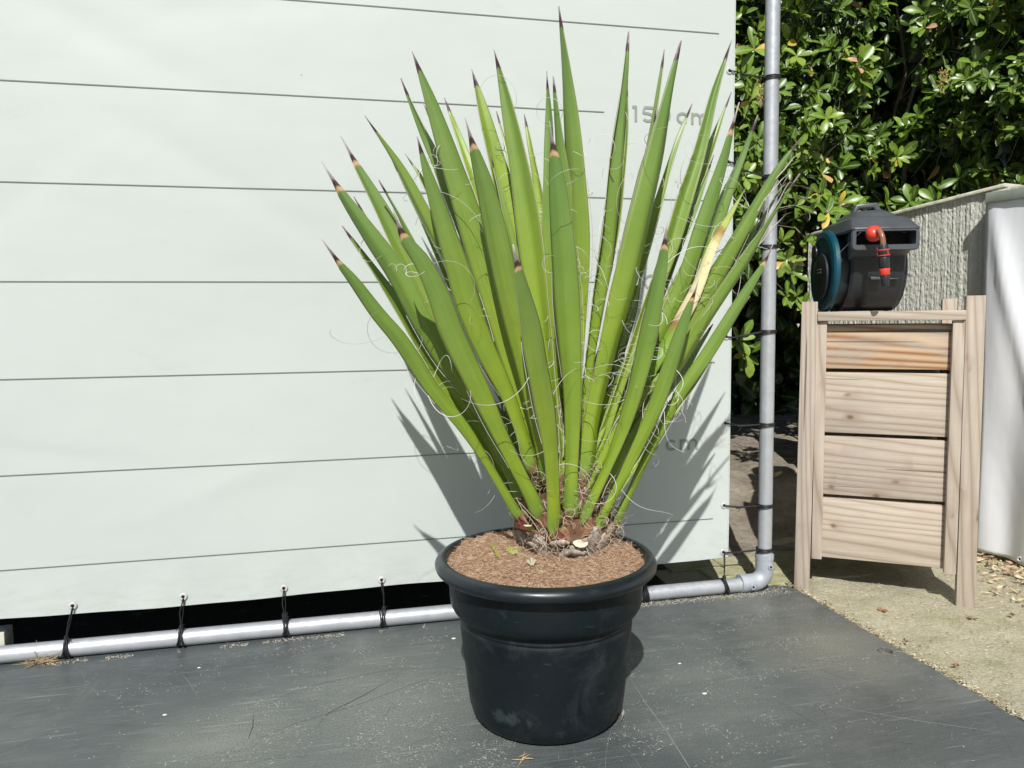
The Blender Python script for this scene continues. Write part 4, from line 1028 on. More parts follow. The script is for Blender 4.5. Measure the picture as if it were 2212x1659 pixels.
# stem with its overlapping leaf bases
g = Geo()
def spt(p): return Vector(p) - OFF
prof = [(0.088, 0.340), (0.098, 0.362), (0.106, 0.385), (0.108, 0.41), (0.100, 0.44), (0.080, 0.475), (0.055, 0.505), (0.030, 0.53), (0.005, 0.54)]
g.lathe([(r, z - 0.36) for r, z in prof], 40)
for v in g.v:
    a = math.atan2(v.y, v.x); k = 1 + 0.05 * mnoise.noise(Vector((math.cos(a) * 4, math.sin(a) * 4, v.z * 30))); v.x *= k; v.y *= k
g.c = [(0.16, .085, .05, 1) if v.z > 0.04 else (0.26, .20, .15, 1) for v in g.v]
g.out("stem", MBARK, yucca, auto=180)
rb = random.Random(17)
def scale(a, z, w, h, r, out_, col, g, lean=0.25):
    """broad pointed leaf base, clasping the stem"""
    nu, nv = 8, 7; b = len(g.v); ph = rb.uniform(0, 9)
    for j in range(nv + 1):
        v = j / nv; ww = w * (1 - v) ** 0.55 * (0.75 + .25 * (1 - v)) + 0.004
        for i in range(nu + 1):
            u = i / nu * 2 - 1
            aa = a + u * ww / (2 * r); rr = r + out_ * (0.35 + 0.65 * v) + lean * h * v - 0.010 * u * u + 0.0025 * mnoise.noise(Vector((u * 3 + ph, v * 4, ph)))
            g.v.append(Vector((rr * math.cos(aa), rr * math.sin(aa), z + h * v + 0.002 * mnoise.noise(Vector((u * 6, v * 3, ph + 5))))))
            e = 1 if abs(u) > .8 or v > .9 else 0
            f = 0.75 + 0.5 * rb.random()
            g.c.append((min(1, col[0] * f + .22 * e), min(1, col[1] * f + .17 * e), min(1, col[2] * f + .12 * e), 1))
    for j in range(nv):
        for i in range(nu):
            q = b + j * (nu + 1) + i; g.f.append((q, q + 1, q + nu + 2, q + nu + 1))
def scales(zs, cols_, rr, hh, ww, num, lean):
    for k in range(num):
        a = rb.uniform(0, 2 * PI) if num < 4 else 2 * PI * (k + rb.uniform(-.25, .25)) / num
        g = Geo(); z = zs + rb.uniform(-.006, .006)
        scale(a, z - 0.36, ww * rb.uniform(.8, 1.15), hh * rb.uniform(.8, 1.2), rr, 0.004, rb.choice(cols_), g, lean)
        o = mesh_obj("leaf_base", g.v, g.f, MBARK, yucca, smooth=True, cols=g.c)
        s_ = o.modifiers.new("t", 'SOLIDIFY'); s_.thickness = 0.003
grey = [(0.30, .25, .20), (0.36, .31, .26), (0.24, .19, .15), (0.42, .36, .30)]
red = [(0.19, .085, .06), (0.30, .17, .09), (0.38, .24, .13), (0.30, .22, .15), (0.14, .06, .05), (0.42, .34, .25)]
scales(0.346, grey, 0.106, 0.046, 0.105, 8, 0.36)
scales(0.360, grey, 0.109, 0.044, 0.095, 8, 0.25)
scales(0.378, grey + red, 0.109, 0.040, 0.070, 10, 0.15)
scales(0.396, red, 0.107, 0.040, 0.070, 10, 0.12)
scales(0.418, red, 0.100, 0.042, 0.065, 9, 0.0)
scales(0.442, red, 0.088, 0.042, 0.060, 8, -0.1)
scales(0.466, red, 0.070, 0.040, 0.055, 7, -0.3)
for spec in LEAVES:
    if spec[0].startswith(('in', 'v')): continue
    bx, by_ = spec[1][-1]; p = at(bx, by_, spec[3]); dx = p.x - STEM.x; dy = p.y - STEM.y; r_ = math.hypot(dx, dy)
    if p.z > .50 or dy > .06: continue
    g = Geo(); cc = rb.choice([(0.20, .075, .05), (0.26, .11, .07), (0.32, .17, .10), (0.17, .06, .045)])
    scale(math.atan2(dy, dx), p.z - .36 - .040, .074, .040, max(.06, r_ - .004), .004, cc, g, .10)
    o = mesh_obj("leaf_base", g.v, g.f, MBARK, yucca, smooth=True, cols=g.c); s_ = o.modifiers.new("t", 'SOLIDIFY'); s_.thickness = .003
# torn grey bark strips around the foot
g = Geo()
for k in range(13):
    a0 = rb.uniform(-PI, 0.35); z = rb.uniform(0.352, 0.388); r = 0.107 + rb.uniform(0, .014); ln = rb.uniform(.25, .8); wv_ = rb.uniform(.008, .022)
    b = len(g.v); n = 14; ph = rb.uniform(0, 9); tilt = rb.uniform(-.02, .025); cc = rb.choice(grey)
    for i in range(n + 1):
        a = a0 + ln * i / n; t = i / n
        rr = r + 0.003 * math.sin(t * 5 + ph) + 0.008 * t * t; zz = z + tilt * t + 0.003 * math.sin(t * 6 + ph) - .004
        ww = wv_ * math.sin(PI * min(.97, max(.03, t))) ** .5
        g.v += [Vector((rr * math.cos(a), rr * math.sin(a), zz - .36)), Vector(((rr + .5 * ww) * math.cos(a), (rr + .5 * ww) * math.sin(a), zz + ww - .36))]
        f = rb.uniform(.6, 1.3)
        g.c += [(cc[0] * f * .7, cc[1] * f * .7, cc[2] * f * .7, 1), (min(1, cc[0] * f * 1.3), min(1, cc[1] * f * 1.3), min(1, cc[2] * f * 1.3), 1)]
        if i: q = b + 2 * i; g.f.append((q - 2, q - 1, q + 1, q))
o = mesh_obj("torn_bark", g.v, g.f, MBARK, yucca, smooth=True, cols=g.c); s_ = o.modifiers.new("t", 'SOLIDIFY'); s_.thickness = 0.0018
o["label"] = "shaggy grey torn bark round the foot"
# fibre tangle in the leaf axils
g = Geo()
for k in range(420):
    a = rb.uniform(-PI * 1.05, 0.1); z = rb.uniform(0.42, 0.56) if k % 4 else rb.uniform(.36, .42); r = interp([(0.34, .105), (0.42, .115), (0.5, .09), (0.6, .06)], z) + 0.008
    p = Vector((r * math.cos(a), r * math.sin(a), z - .36))
    d = Vector((math.cos(a) + rb.uniform(-.8, .8), math.sin(a) + rb.uniform(-.8, .8), rb.uniform(-.6, .8)))
    curl(g, p, d, rb.uniform(0.02, 0.075), rb.uniform(.0004, .0009), rb.uniform(.006, .02), 12, rb, 0)
g.c = [(c[0] * .72, c[1] * .62, c[2] * .5, 1) for c in g.c]
o = mesh_obj("fibre_tangle", g.v, g.f, MFIB, yucca, smooth=True, cols=g.c); o["kind"] = "stuff"
# long dry strands hanging over the foot
g = Geo()
for pts in ([(1122,1085),(1150,1115),(1168,1130),(1182,1150),(1180,1172),(1165,1190)], [(1115,1075),(1128,1100),(1150,1125),(1165,1148)], [(1178,1150),(1190,1170),(1203,1180),(1205,1192),(1220,1205),(1245,1215),(1262,1232)], [(1100,1192),(1130,1196),(1146,1208),(1165,1214)],
            [(1240,1060),(1262,1065),(1275,1048),(1268,1030)], [(1250,1045),(1258,1075),(1252,1100)], [(1300,1075),(1310,1050),(1322,1030)]):
    g.tube([at(x, y, -.61) - OFF for x, y in pts], 0.0009, 5, cap=False, col=(0.52, .44, .34, 1))
o = mesh_obj("dry_strand", g.v, g.f, MFIB, yucca, smooth=True, cols=g.c)
# cut stub of a removed leaf, and a small yellow one
def stub(c, ax, w, h, l, cside, ctop, name, lab):
    ax = Vector(ax).normalized(); sx = ax.cross(Vector((0, 0, 1))).normalized(); sy = ax.cross(sx)
    g = Geo(); n = 10; rings = []
    for j, t in enumerate((0, .4, 1)):
        for k in range(n):
            a = 2 * PI * k / n; k_ = 0.75 + .25 * t
            g.v.append(Vector(c) + ax * (l * t + (0.006 * math.sin(a) if j == 2 else 0)) + sx * (w * math.cos(a) * k_) + sy * (h * (math.sin(a) if math.sin(a) > 0 else .55 * math.sin(a)) * k_) - OFF); g.c.append(cside)
    for j in range(2):
        for k in range(n): g.f.append((j * n + k, j * n + (k + 1) % n, (j + 1) * n + (k + 1) % n, (j + 1) * n + k))
    b = len(g.v)
    for k in range(n): g.v.append(g.v[2 * n + k].copy() + ax * 0.0006); g.c.append(ctop)
    g.f.append(tuple(b + k for k in range(n)))
    o = g.out(name, MTWIG, yucca, auto=50); o["label"] = lab
stub(at(1246, 1176, -.590), (0.08, -0.80, 0.42), 0.0185, 0.0135, 0.022, (0.13, .20, .03, 1), (0.60, .58, .46, 1), "cut_stub", "cut green leaf stub with a white end")
stub(at(1146, 1142, -.585), (-0.45, -0.6, 0.6), 0.010, 0.006, 0.018, (0.34, .38, .05, 1), (0.76, .72, .45, 1), "cut_stub", "small yellow leaf stub on the left of the foot")
# seedlings in the soil
def blades(root, lst, name, col):
    for (a, b_, w_) in lst:
        g = Geo(); A = Vector(a); B = Vector(b_); d = (B - A); s = d.cross(Vector((0.3, 1, 0.2))).normalized() * w_
        mid = A.lerp(B, .5) + Vector((0, 0, .004))
        g.v = [A - s * .4, A + s * .4, mid + s, mid - s, B]; g.f = [(0, 1, 2, 3), (3, 2, 4)]; g.c = [col] * 5
        o = mesh_obj(name, [v - root.location for v in g.v], g.f, MTWIG, root, smooth=False, cols=g.c)
        q = o.modifiers.new("t", 'SOLIDIFY'); q.thickness = .0006
r1 = empty("seedling", flat(1078, 1200, .362), 0, "narrow yellow green grass seedling leaning left in the pot soil", "seedling")
S = lambda x, y, z=.362: flat(x, y, z)
blades(r1, [(S(1076,1203), S(1055,1172,.364), .0028), (S(1074,1201), S(1062,1170,.368), .0022), (S(1078,1202), S(1066,1180,.37), .002)], "blade", (0.50, .62, .06, 1))
r2 = empty("seedling", flat(1108, 1195, .362), 0, "tiny pale leafy seedling beside the yucca foot", "seedling")
blades(r2, [(S(1106,1197), S(1090,1182,.37), .003), (S(1107,1197), S(1099,1178,.372), .003), (S(1108,1197), S(1116,1180,.374), .0032), (S(1109,1197), S(1122,1190,.37), .003), (S(1106,1198), S(1092,1196,.368), .003), (S(1112,1196), S(1112,1183,.378), .004)], "blade", (0.50, .56, .14, 1))
r3 = empty("seedling", flat(1150, 1219, .36), 0, "bleached withered weed in the soil in front of the yucca foot", "seedling")
blades(r3, [(S(1148,1221), S(1136,1211,.37), .003), (S(1150,1221), S(1147,1202,.372), .003), (S(1151,1221), S(1158,1208,.37), .003), (S(1151,1222), S(1163,1232,.362), .0028)], "blade", (0.55, .56, .40, 1))

# ================================================================ WOODEN STAND
crate = empty("wooden_stand", (1.492, -0.022, -0.012), math.radians(-34.44), "weathered slatted timber stand carrying the hose reel", "stand")
def board(name, x0, x1, y0, y1, z0, z1, mat, axis='X', bev=0.002, rot=(0, 0, 0), lab=None):
    g = Geo(); cx, cy, cz = (x0 + x1) / 2, (y0 + y1) / 2, (z0 + z1) / 2
    g.box(x0 - cx, x1 - cx, y0 - cy, y1 - cy, z0 - cz, z1 - cz)
    o = g.out(name, mat, crate, smooth=True, bevel=bev); o.location = (cx, cy, cz); o.rotation_euler = rot
    if lab: o["label"] = lab
    return o
ZO = 0.012
board("post", -.040, .008, 0.0, .034, 0, .938 + ZO, MWZ, rot=(0, 0.007, 0))
board("post", .426, .477, 0.0, .036, 0, .948 + ZO, MWZ, rot=(0, -0.004, 0))
board("post_strip", .0085, .040, 0.006, .030, .098 + ZO, .875 + ZO, MWZ)
board("post_strip", -.002, .0095, 0.012, .032, .877 + ZO, .930 + ZO, MWZ)
board("post_strip", .392, .4255, 0.004, .030, .092 + ZO, .875 + ZO, MWZ)
DP = .44
board("post", -.040, .008, DP, DP + .034, 0, .938 + ZO, MWZ)
board("post", .420, .466, DP, DP + .034, 0, .948 + ZO, MWZ)
for i, (z0, z1) in enumerate(((.723, .863), (.515, .711), (.311, .503), (.100, .299))):
    board("plank", .006, .420, .031, .053, z0 + ZO, z1 + ZO, MWXS if i == 0 else MWX, lab="plank with orange brown stains and two dark knots" if i == 0 else None)
    board("plank", .006, .420, DP - .022, DP - .001, z0 + ZO, z1 + ZO, MWX)
    for xx in (-.020, .424):
        g = Geo(); g.box(-(DP - .09) / 2, (DP - .09) / 2, -.010, .010, -(z1 - z0) / 2, (z1 - z0) / 2)
        o = g.out("plank", MWX, crate, bevel=.002); o.location = (xx, .058 + (DP - .09) / 2, (z0 + z1) / 2 + ZO); o.rotation_euler = (0, 0, PI / 2)
board("top_board", .011, .424, -.006, .20, .876 + ZO, .905 + ZO, MWX)
board("top_board", .011, .424, .206, .41, .876 + ZO, .905 + ZO, MWX)

# ================================================================ HOSE REEL
RZ = math.radians(-18)
reel = empty("hose_reel", (1.714, 0.040, 0.906), RZ, "dark grey garden hose reel box with a teal side disc on the wooden stand", "hose reel")
W2 = 0.112
def loft(sections, name, mat, bev=0.0, auto=35):
    """sections: list of closed (x,y,z) rings with equal counts"""
    g = Geo(); n = len(sections[0])
    for s_ in sections:
        for p in s_: g.v.append(Vector(p))
    for j in range(len(sections) - 1):
        for i in range(n):
            k = (i + 1) % n; g.f.append((j * n + i, j * n + k, (j + 1) * n + k, (j + 1) * n + i))
    g.f.append(tuple(range(n))[::-1]); g.f.append(tuple((len(sections) - 1) * n + i for i in range(n)))
    return g.out(name, mat, reel, bevel=bev, auto=auto)
# drum body: side profile (y,z) extruded across the width; belly curves back underneath
pf = [(-0.135, 0.215), (-0.150, 0.195), (-0.148, 0.150), (-0.138, 0.10), (-0.118, 0.055), (-0.085, 0.020), (-0.045, 0.002), (0.06, 0.002), (0.11, 0.03), (0.15, 0.09), (0.16, 0.16), (0.15, 0.23), (0.10, 0.275), (-0.10, 0.275)]
sec = []
for x, k in ((-.084, 0.94), (-.076, 0.985), (0.00, 1.0), (.074, .985), (.082, .93)):
    sec.append([(x, (y) * k, 0.135 + (z * .95 - 0.135) * k if z > 0.01 else z) for y, z in pf])
loft(sec, "housing", MBLK, 0.0, 25)
g = Geo(); g.tube([(-.112, .0, .134), (-.070, .0, .134)], .118, 48); g.out("drum_flange", MBLK, reel, auto=30)
# outlet frame: chamfered collar with a window
def rrect(x0, x1, z0, z1, r, y, n=3):
    pts = []
    for cx_, cz_, a in ((x1 - r, z1 - r, 0), (x0 + r, z1 - r, PI / 2), (x0 + r, z0 + r, PI), (x1 - r, z0 + r, 3 * PI / 2)):
        for k in range(n + 1): pts.append((cx_ + r * math.cos(a + PI / 2 * k / n), y, cz_ + r * math.sin(a + PI / 2 * k / n)))
    return pts
XO = -.006
def rr2(hw, z0, z1, r, y): return [(p[0] + XO, p[1], p[2]) for p in rrect(-hw, hw, z0 - .012, z1 - .012, r, y)]
ringo = [rr2(.086, .172, .262, .010, -.130), rr2(.094, .196, .262, .012, -.168), rr2(.101, .196, .262, .014, -.200), rr2(.098, .199, .260, .013, -.206),
         rr2(.088, .2135, .255, .004, -.206), rr2(.088, .2135, .255, .004, -.130)]
g = Geo(); n = len(ringo[0])
for s_ in ringo: g.v += [Vector(p) for p in s_]
for j in range(len(ringo) - 1):
    for i in range(n): k = (i + 1) % n; g.f.append((j * n + i, j * n + k, (j + 1) * n + k, (j + 1) * n + i))
g.out("outlet_frame", MGRY, reel, auto=30)
g = Geo(); g.box(XO - .087, XO + .087, -.152, -.1505, .202, .242); g.out("outlet_slot", MHOLE, reel)
# lid with sloping visor
lid = [rrect(-.122, .122, 0, 1, .02, 0)]
def lidring(hw, y0, y1, z, r=.02, n=3):
    return [(p[0] + XO * .8, p[2], z) for p in rrect(-hw, hw, y0, y1, r, 0, n)]
sec = [lidring(.100, -.202, .15, .2440), lidring(.103, -.208, .155, .2500), lidring(.1025, -.206, .155, .2540), lidring(.089, -.165, .15, .2880, .03), lidring(.078, -.135, .14, .2965, .03), lidring(.060, -.12, .12, .299, .03)]
loft(sec, "lid", MGRY, 0, 22)
sec = [lidring(.066, -.130, .10, .2955, .025), lidring(.060, -.118, .09, .3080, .03), lidring(.048, -.092, .075, .3200, .03), lidring(.038, -.075, .06, .3225, .03)]
loft(sec, "lid_dome", MGRY, 0, 22)
# carrying handle
g = Geo()
g.extr([(-.056, .300), (-.036, .348), (.030, .354), (.056, .308), (.040, .305), (.018, .337), (-.026, .335), (-.042, .303)], -.03, .0, lambda u, v, d: Vector((u + 0.000, d, v)))
g.out("carry_handle", MGRY, reel, bevel=.004)
# teal side disc
MY = Matrix(((0, 0, -1), (1, 0, 0), (0, 1, 0)))
g = Geo(); g.lathe([(0.0, .0), (.128, .0), (.134, .004), (.134, .016), (.128, .022), (.112, .025), (.104, .021), (.05, .021), (0, .021)], 48, (-.110, .0, .134), MY)
g.out("side_disc", MTEAL, reel, auto=30)
g = Geo(); g.lathe([(0.0, .0), (.070, .0), (.076, .003), (.073, .010), (.052, .014), (.03, .012), (0, .012)], 32, (-.130, -.005, .118), MY); g.out("hub_cover", MBLK, reel, auto=30)
g = Geo(); g.lathe([(0.0, .0), (.030, .0), (.028, .010), (0, .012)], 24, (-.128, .075, .200), MY); g.out("locking_knob", MBLK, reel, auto=30)
g = Geo(); g.lathe([(0.0, .0), (.128, .0), (.134, .004), (.132, .016), (.12, .02), (0, .021)], 48, (.074, .0, .134), Matrix(((0, 0, 1), (-1, 0, 0), (0, 1, 0)))); g.out("side_disc", MBLK, reel, auto=30)
for kz in (0, 1):
    g = Geo(); g.box(-.1448, -.1435, -.030, .012, .128 + kz * .010, .1315 + kz * .010); g.out("hub_mark", MFIT, reel)
g = Geo(); g.box(-.088, .076, -.1475, -.1466, .172, .1735); g.out("seam", MHOLE, reel)
g = Geo(); g.box(-.05, .05, .15, .19, .03, .24); g.out("wall_bracket", MBLK, reel, bevel=.004)
g = Geo(); g.box(-.030, .004, -.158, -.140, .098, .106); o = g.out("latch_bar", MGRY, reel, bevel=.0015); o.rotation_euler = (0, 0, 0)
g = Geo(); g.box(.030, .055, -.152, -.140, .099, .102); g.out("latch_bar", MGRY, reel, bevel=.001)
g = Geo(); g.tube([(-.082, -.208, .240), (-.100, -.17, .213), (-.128, -.11, .170)], .0008, 5); o = g.out("pull_string", MFIT, reel)
# hose end: its own thing, hanging out of the outlet
hn = empty("hose_nozzle", reel.location + Matrix.Rotation(RZ, 3, 'Z') @ Vector((-.048, -.222, .2330)), RZ, "orange and black hose end connector hanging from the reel's slot", "hose connector")
g = Geo(); g.lathe([(0.002, -.026), (.013, -.022), (.021, -.012), (.0245, .0), (.0235, .010), (.017, .018), (.008, .021), (0.001, .021)], 24, (0, 0, 0), Matrix.Rotation(math.radians(55), 3, 'X')); g.out("stopper_ball", MORG, hn, auto=40)
hp_ = [(0.002, -.012, .004), (.005, -.030, .003), (.008, -.042, -.012), (.010, -.045, -.028), (.011, -.045, -.040)]
g = Geo(); g.tube([catmull([Vector(p) for p in hp_], i / 14) for i in range(15)], .0082, 14); g.out("hose_piece", MHOSE, hn)
ax0 = Vector((.011, -.045, -.036)); axd = Vector((.10, .05, -1)).normalized()
def seg(name, a, b, ra, rb_, mat, mid=None):
    g = Geo(); pts = [ax0 + axd * (a + (b - a) * t) for t in (0, .04, .1, .5, .9, .96, 1)]
    r = [ra * .80, ra * .95, ra, (mid or (ra + rb_) / 2), rb_, rb_ * .95, rb_ * .80]
    g.tube(pts, r, 20); return g.out(name, mat, hn, auto=50)
seg("collar_nut", 0, .014, .0125, .0150, MBLK)
seg("grip_sleeve", .0125, .036, .0165, .0165, MBLK)
s1 = seg("grip_band", .0145, .0185, .0174, .0174, MORG); seg("grip_band", .031, .0345, .0174, .0174, MORG)
for k in (0.0, 2.1, 4.2):
    g = Geo(); c0 = ax0 + axd * .0165; c1 = ax0 + axd * .033; d = Vector((math.cos(k - 1.2), math.sin(k - 1.2), 0)) * .0168
    g.tube([c0 + d, c1 + d], .0016, 6); g.out("grip_rib", MORG, hn)
seg("valve_body", .0365, .072, .0160, .0145, MBLK)
seg("orange_ring", .0715, .092, .0158, .0150, MORG, .0138)
seg("nozzle_tip", .0915, .126, .0130, .0105, MBLK)

# ================================================================ CONCRETE WALL
wall = empty("concrete_wall", (2.330, 0.1, 0), math.radians(12), "rough ribbed concrete retaining wall with a pale smooth coping behind the hose reel", "wall")
def wl(x, y, z): return Vector((x - 2.305, y - 0.1, z))
def wtop(y): return 1.352 - (y - 0.144) * 0.090
rw = random.Random(31)
gro = [0.0] * 400
def wsurf(y, z):
    s_ = 0.0030 * mnoise.fractal(Vector((y * 70, z * 1.1, 0)), .6, 2, 4) + 0.0022 * mnoise.fractal(Vector((y * 110, z * 60, 4)), .6, 2, 3)
    e = min(1, max(0, (y - 0.115) / 0.05)); return 2.312 - s_ * e
g = Geo(); y0, y1 = 0.145, 1.01
g.grid(330, 300, lambda u, v: wl(wsurf(y0 + (y1 - y0) * u, (wtop(y0 + (y1 - y0) * u) - .014) * v), y0 + (y1 - y0) * u, (wtop(y0 + (y1 - y0) * u) - 0.014) * v))
g.out("wall_face", MCON, wall, auto=180)
g = Geo()
def prism(g, pts, fn): g.extr(pts, 0, 1, fn)
b = len(g.v)
ys = (0.10, 1.01)
for y in ys:
    t = wtop(y)
    for (x, z) in ((2.318, -.05), (2.318, t - .014), (2.296, t - .014), (2.296, t - .004), (2.302, t), (2.40, t), (2.40, -.05)): g.v.append(wl(x, y, z))
n = 7
for i in range(n): k = (i + 1) % n; g.f.append((b + i, b + k, b + n + k, b + n + i))
g.f.append(tuple(b + i for i in range(n))); g.f.append(tuple(b + n + i for i in range(n))[::-1])
g.out("coping", MCAP, wall, bevel=.002)
g = Geo()
g.box(0, 0, 0, 0, 0, 0) if False else None
b = len(g.v)
for (x, y) in ((2.330, 0.098), (2.300, 0.108), (2.300, 0.150), (2.330, 0.152)):
    g.v.append(wl(x, y, 0)); g.v.append(wl(x, y, wtop(y) - .0145))
for i in range(4): k = (i + 1) % 4; g.f.append((b + 2 * i, b + 2 * k, b + 2 * k + 1, b + 2 * i + 1))
g.out("wall_corner", MCAP, wall, bevel=.003)

# second panel of the wall, nearer the camera, with the tarpaulin hung before it
wall2 = empty("retaining_wall", (2.352 + .208 * 3.1, .1 - .978 * 3.1, 0), math.radians(12), "plain concrete wall panel behind the hanging grey tarpaulin", "wall")
g = Geo(); g.box(0, .09, 0, 3.094, -.05, 1.320); g.out("wall_panel", MCAP, wall2, bevel=.006)
g = Geo(); g.box(-.018, .10, 0, 3.092, 1.3205, 1.340); g.out("coping", MCAP, wall2, bevel=.005)
tarp = empty("grey_tarpaulin", (2.275, .11, 0), math.radians(12), "pale bluish grey tarpaulin hanging in soft folds at the right edge", "tarpaulin")
def tp(u, v):
    y = 0.118 - u * 2.6; yy = 0.118 - y
    zt = 1.292; zb = 0.022 + 0.0 * yy
    z = zb + (zt - zb) * v
    fold = 0.020 * math.sin(yy * 21 + 2.2 * (1 - v) + 0.4) * (0.35 + 0.65 * (1 - v)) * min(1, yy * 9) + 0.026 * mnoise.noise(Vector((yy * 5 - (1 - v) * 1.6, v * 1.3, 1.0))) * min(1, yy * 12 + .1)
    dia = 0.018 * math.exp(-((yy * 1.7 - (1 - v) * .55 - .02) / .05) ** 2) * min(1, yy * 14)
    x = 2.272 - fold - dia + (0.026 - 0.02 * min(1, yy * 6)) * (1 - v)
    yo = -0.004 * math.sin(v * 5) + (0.012 * (1 - v))
    return Vector((x - 2.275, y + yo - .11, z))
g = Geo(); g.grid(150, 90, tp); o = g.out("sheet", MTARP, tarp, auto=180); q = o.modifiers.new("t", 'SOLIDIFY'); q.thickness = .001
def tey(u, v):
    p = tp(u, v); g = Geo(); Mx = Matrix(((0, 0, 1), (1, 0, 0), (0, 1, 0)))
    g.lathe([(.0045, .003), (.0045, -.001), (.0062, -.0026), (.009, -.002), (.0102, 0)], 20, p + Vector((-.0012, 0, 0)), Mx); g.out("eyelet", MSTEEL, tarp)
    g = Geo(); g.lathe([(0, -.0012), (.0046, -.0012)], 16, p, Mx); g.out("eyelet_hole", MHOLE, tarp)
tey(.0695, .014); tey(.165, .014); tey(.26, .014)
g = Geo(); g.box(2.255 - 2.275, 2.326 - 2.275, -2.6, 0.004, 1.284, 1.3205); o = g.out("batten", m_plain("greenish_batten", (0.34, .38, .32), .7), tarp, bevel=.003)

# ================================================================ HEDGE
rh = random.Random(5)
hedge = empty("shrub_hedge", (2.0, 1.4, 0), 0, "tall glossy green shrub hedge with scattered yellowing leaves behind the wall", "hedge")
HO = Vector((2.0, 1.4, 0))
LV = []; LF = []; LC = []
def hleaf(p, d, up, ln, wd, hue, br, curl_=0.25):
    d = d.normalized(); s = d.cross(up)
    if s.length < .05: s = d.orthogonal()
    s.normalize(); nn = s.cross(d).normalized()
    b = len(LV); tab = ((0, .10), (.22, .48), (.48, .92), (.72, 1.0), (.9, .66), (1.0, .08))
    for t, k in tab:
        c = p + d * (ln * t) - nn * (curl_ * ln * t * t)
        for u in (-1, 0, 1):
            LV.append(c + s * (u * wd * .5 * k) + nn * (abs(u) * wd * .16 * k) - HO)
            LC.append((hue, 1.0 if u == 0 else 0.3, br, 1))
    for i in range(5):
        for k in (0, 1):
            a = b + i * 3 + k; LF.append((a, a + 1, a + 4, a + 3))
def rosette(p, d, size, n, hue0, dead=0.02, twigs=None):
    d = d.normalized(); a0 = rh.uniform(0, 6); e1 = d.orthogonal().normalized(); e2 = d.cross(e1)
    for k in range(n):
        a = a0 + k * 2.4; sp = rh.uniform(.45, 1.25)
        dd = d * rh.uniform(.15, .9) + (e1 * math.cos(a) + e2 * math.sin(a)) * sp
        hue = min(1, max(0, hue0 + rh.uniform(-.3, .3))); br = 0
        if rh.random() < dead: br = rh.uniform(.3, 1)
        ln = size * rh.uniform(.6, 1.15)
        hleaf(p - d * (k * .004), dd, d + Vector((0, 0, .4)), ln, ln * rh.uniform(.34, .48), hue, br, rh.uniform(.0, .45))
BR = Geo()
def twig(a, b_, r):
    m_ = a.lerp(b_, .5) + Vector((rh.uniform(-.03, .03), rh.uniform(-.03, .03), rh.uniform(-.02, .03)))
    BR.tube([a - HO, m_ - HO, b_ - HO], [r, r * .8, r * .5], 5, cap=False, col=rh.choice([(0.20, .16, .11, 1), (0.30, .26, .19, 1), (0.14, .11, .08, 1), (0.40, .37, .31, 1)]))
def front(x, z):
    """front surface of the hedge behind the banner and wall"""
    return 0.85 + 0.16 * mnoise.noise(Vector((x * 2.3, z * 2.3, 0))) + 0.12 * mnoise.noise(Vector((x * 6, z * 6, 7)))
SUNV = -sdir
def zbot(x): 
    return 0.98 + 0.10 * mnoise.noise(Vector((x * 4, 0, 3)))
# A: visible face, in the strip between banner and wall and above the wall
cnt = 0
def put(p, depth_in, size=None):
    nd = Vector((rh.uniform(-.8, .8), -1.0, rh.uniform(-.3, .9)))
    hue = rh.uniform(.35, 1.0) if depth_in < .12 else rh.uniform(.0, .6)  # deeper leaves get a darker green, inner shade painted into the colour
    rosette(p, nd, size or rh.uniform(.050, .092), rh.randint(5, 8), hue, 0.022)
    if rh.random() < .45: twig(p, p + Vector((rh.uniform(-.10, .10), rh.uniform(.10, .25), rh.uniform(-.22, -.05))), rh.uniform(.0012, .003))
for k in range(2300):
    x = rh.uniform(1.15, 3.3); z = rh.uniform(0.95, 3.1)
    dpt = rh.random() ** 1.7 * .55
    if mnoise.noise(Vector((x * 4.2, z * 4.2, 11))) < -0.08 and dpt < .26 and rh.random() < .8: continue      # dark hollows
    if z < zbot(x) and rh.random() < .85: continue
    y = front(x, z) + dpt
    lx = 2.33 - .2126 * (y - .1)
    if z < 1.39 and lx - .14 < x < lx + .14: continue
    if x > 2.42: y -= (min(x, 3.0) - 2.42) * 1.6
    if x > 2.25 and x < 2.44 and z < 1.38: continue
    put(Vector((x, y, z)), dpt)
# B: wing beyond the near wall panel
for k in range(1100):
    y = rh.uniform(-1.2, 0.8); z = rh.uniform(1.30, 3.1); dpt = rh.random() ** 1.7 * .5
    x = 2.52 + 0.14 * mnoise.noise(Vector((y * 3, z * 3, 9))) + dpt
    if mnoise.noise(Vector((y * 4.2, z * 4.2, 15))) < -0.12 and dpt < .2 and rh.random() < .75: continue
    p = Vector((x, y, z)); nd = Vector((-1, -.7, rh.uniform(-.3, .8)))
    rosette(p, nd + Vector((rh.uniform(-.5, .5), rh.uniform(-.6, .6), 0)), rh.uniform(.050, .080), rh.randint(5, 9), rh.uniform(.3, 1), 0.02)
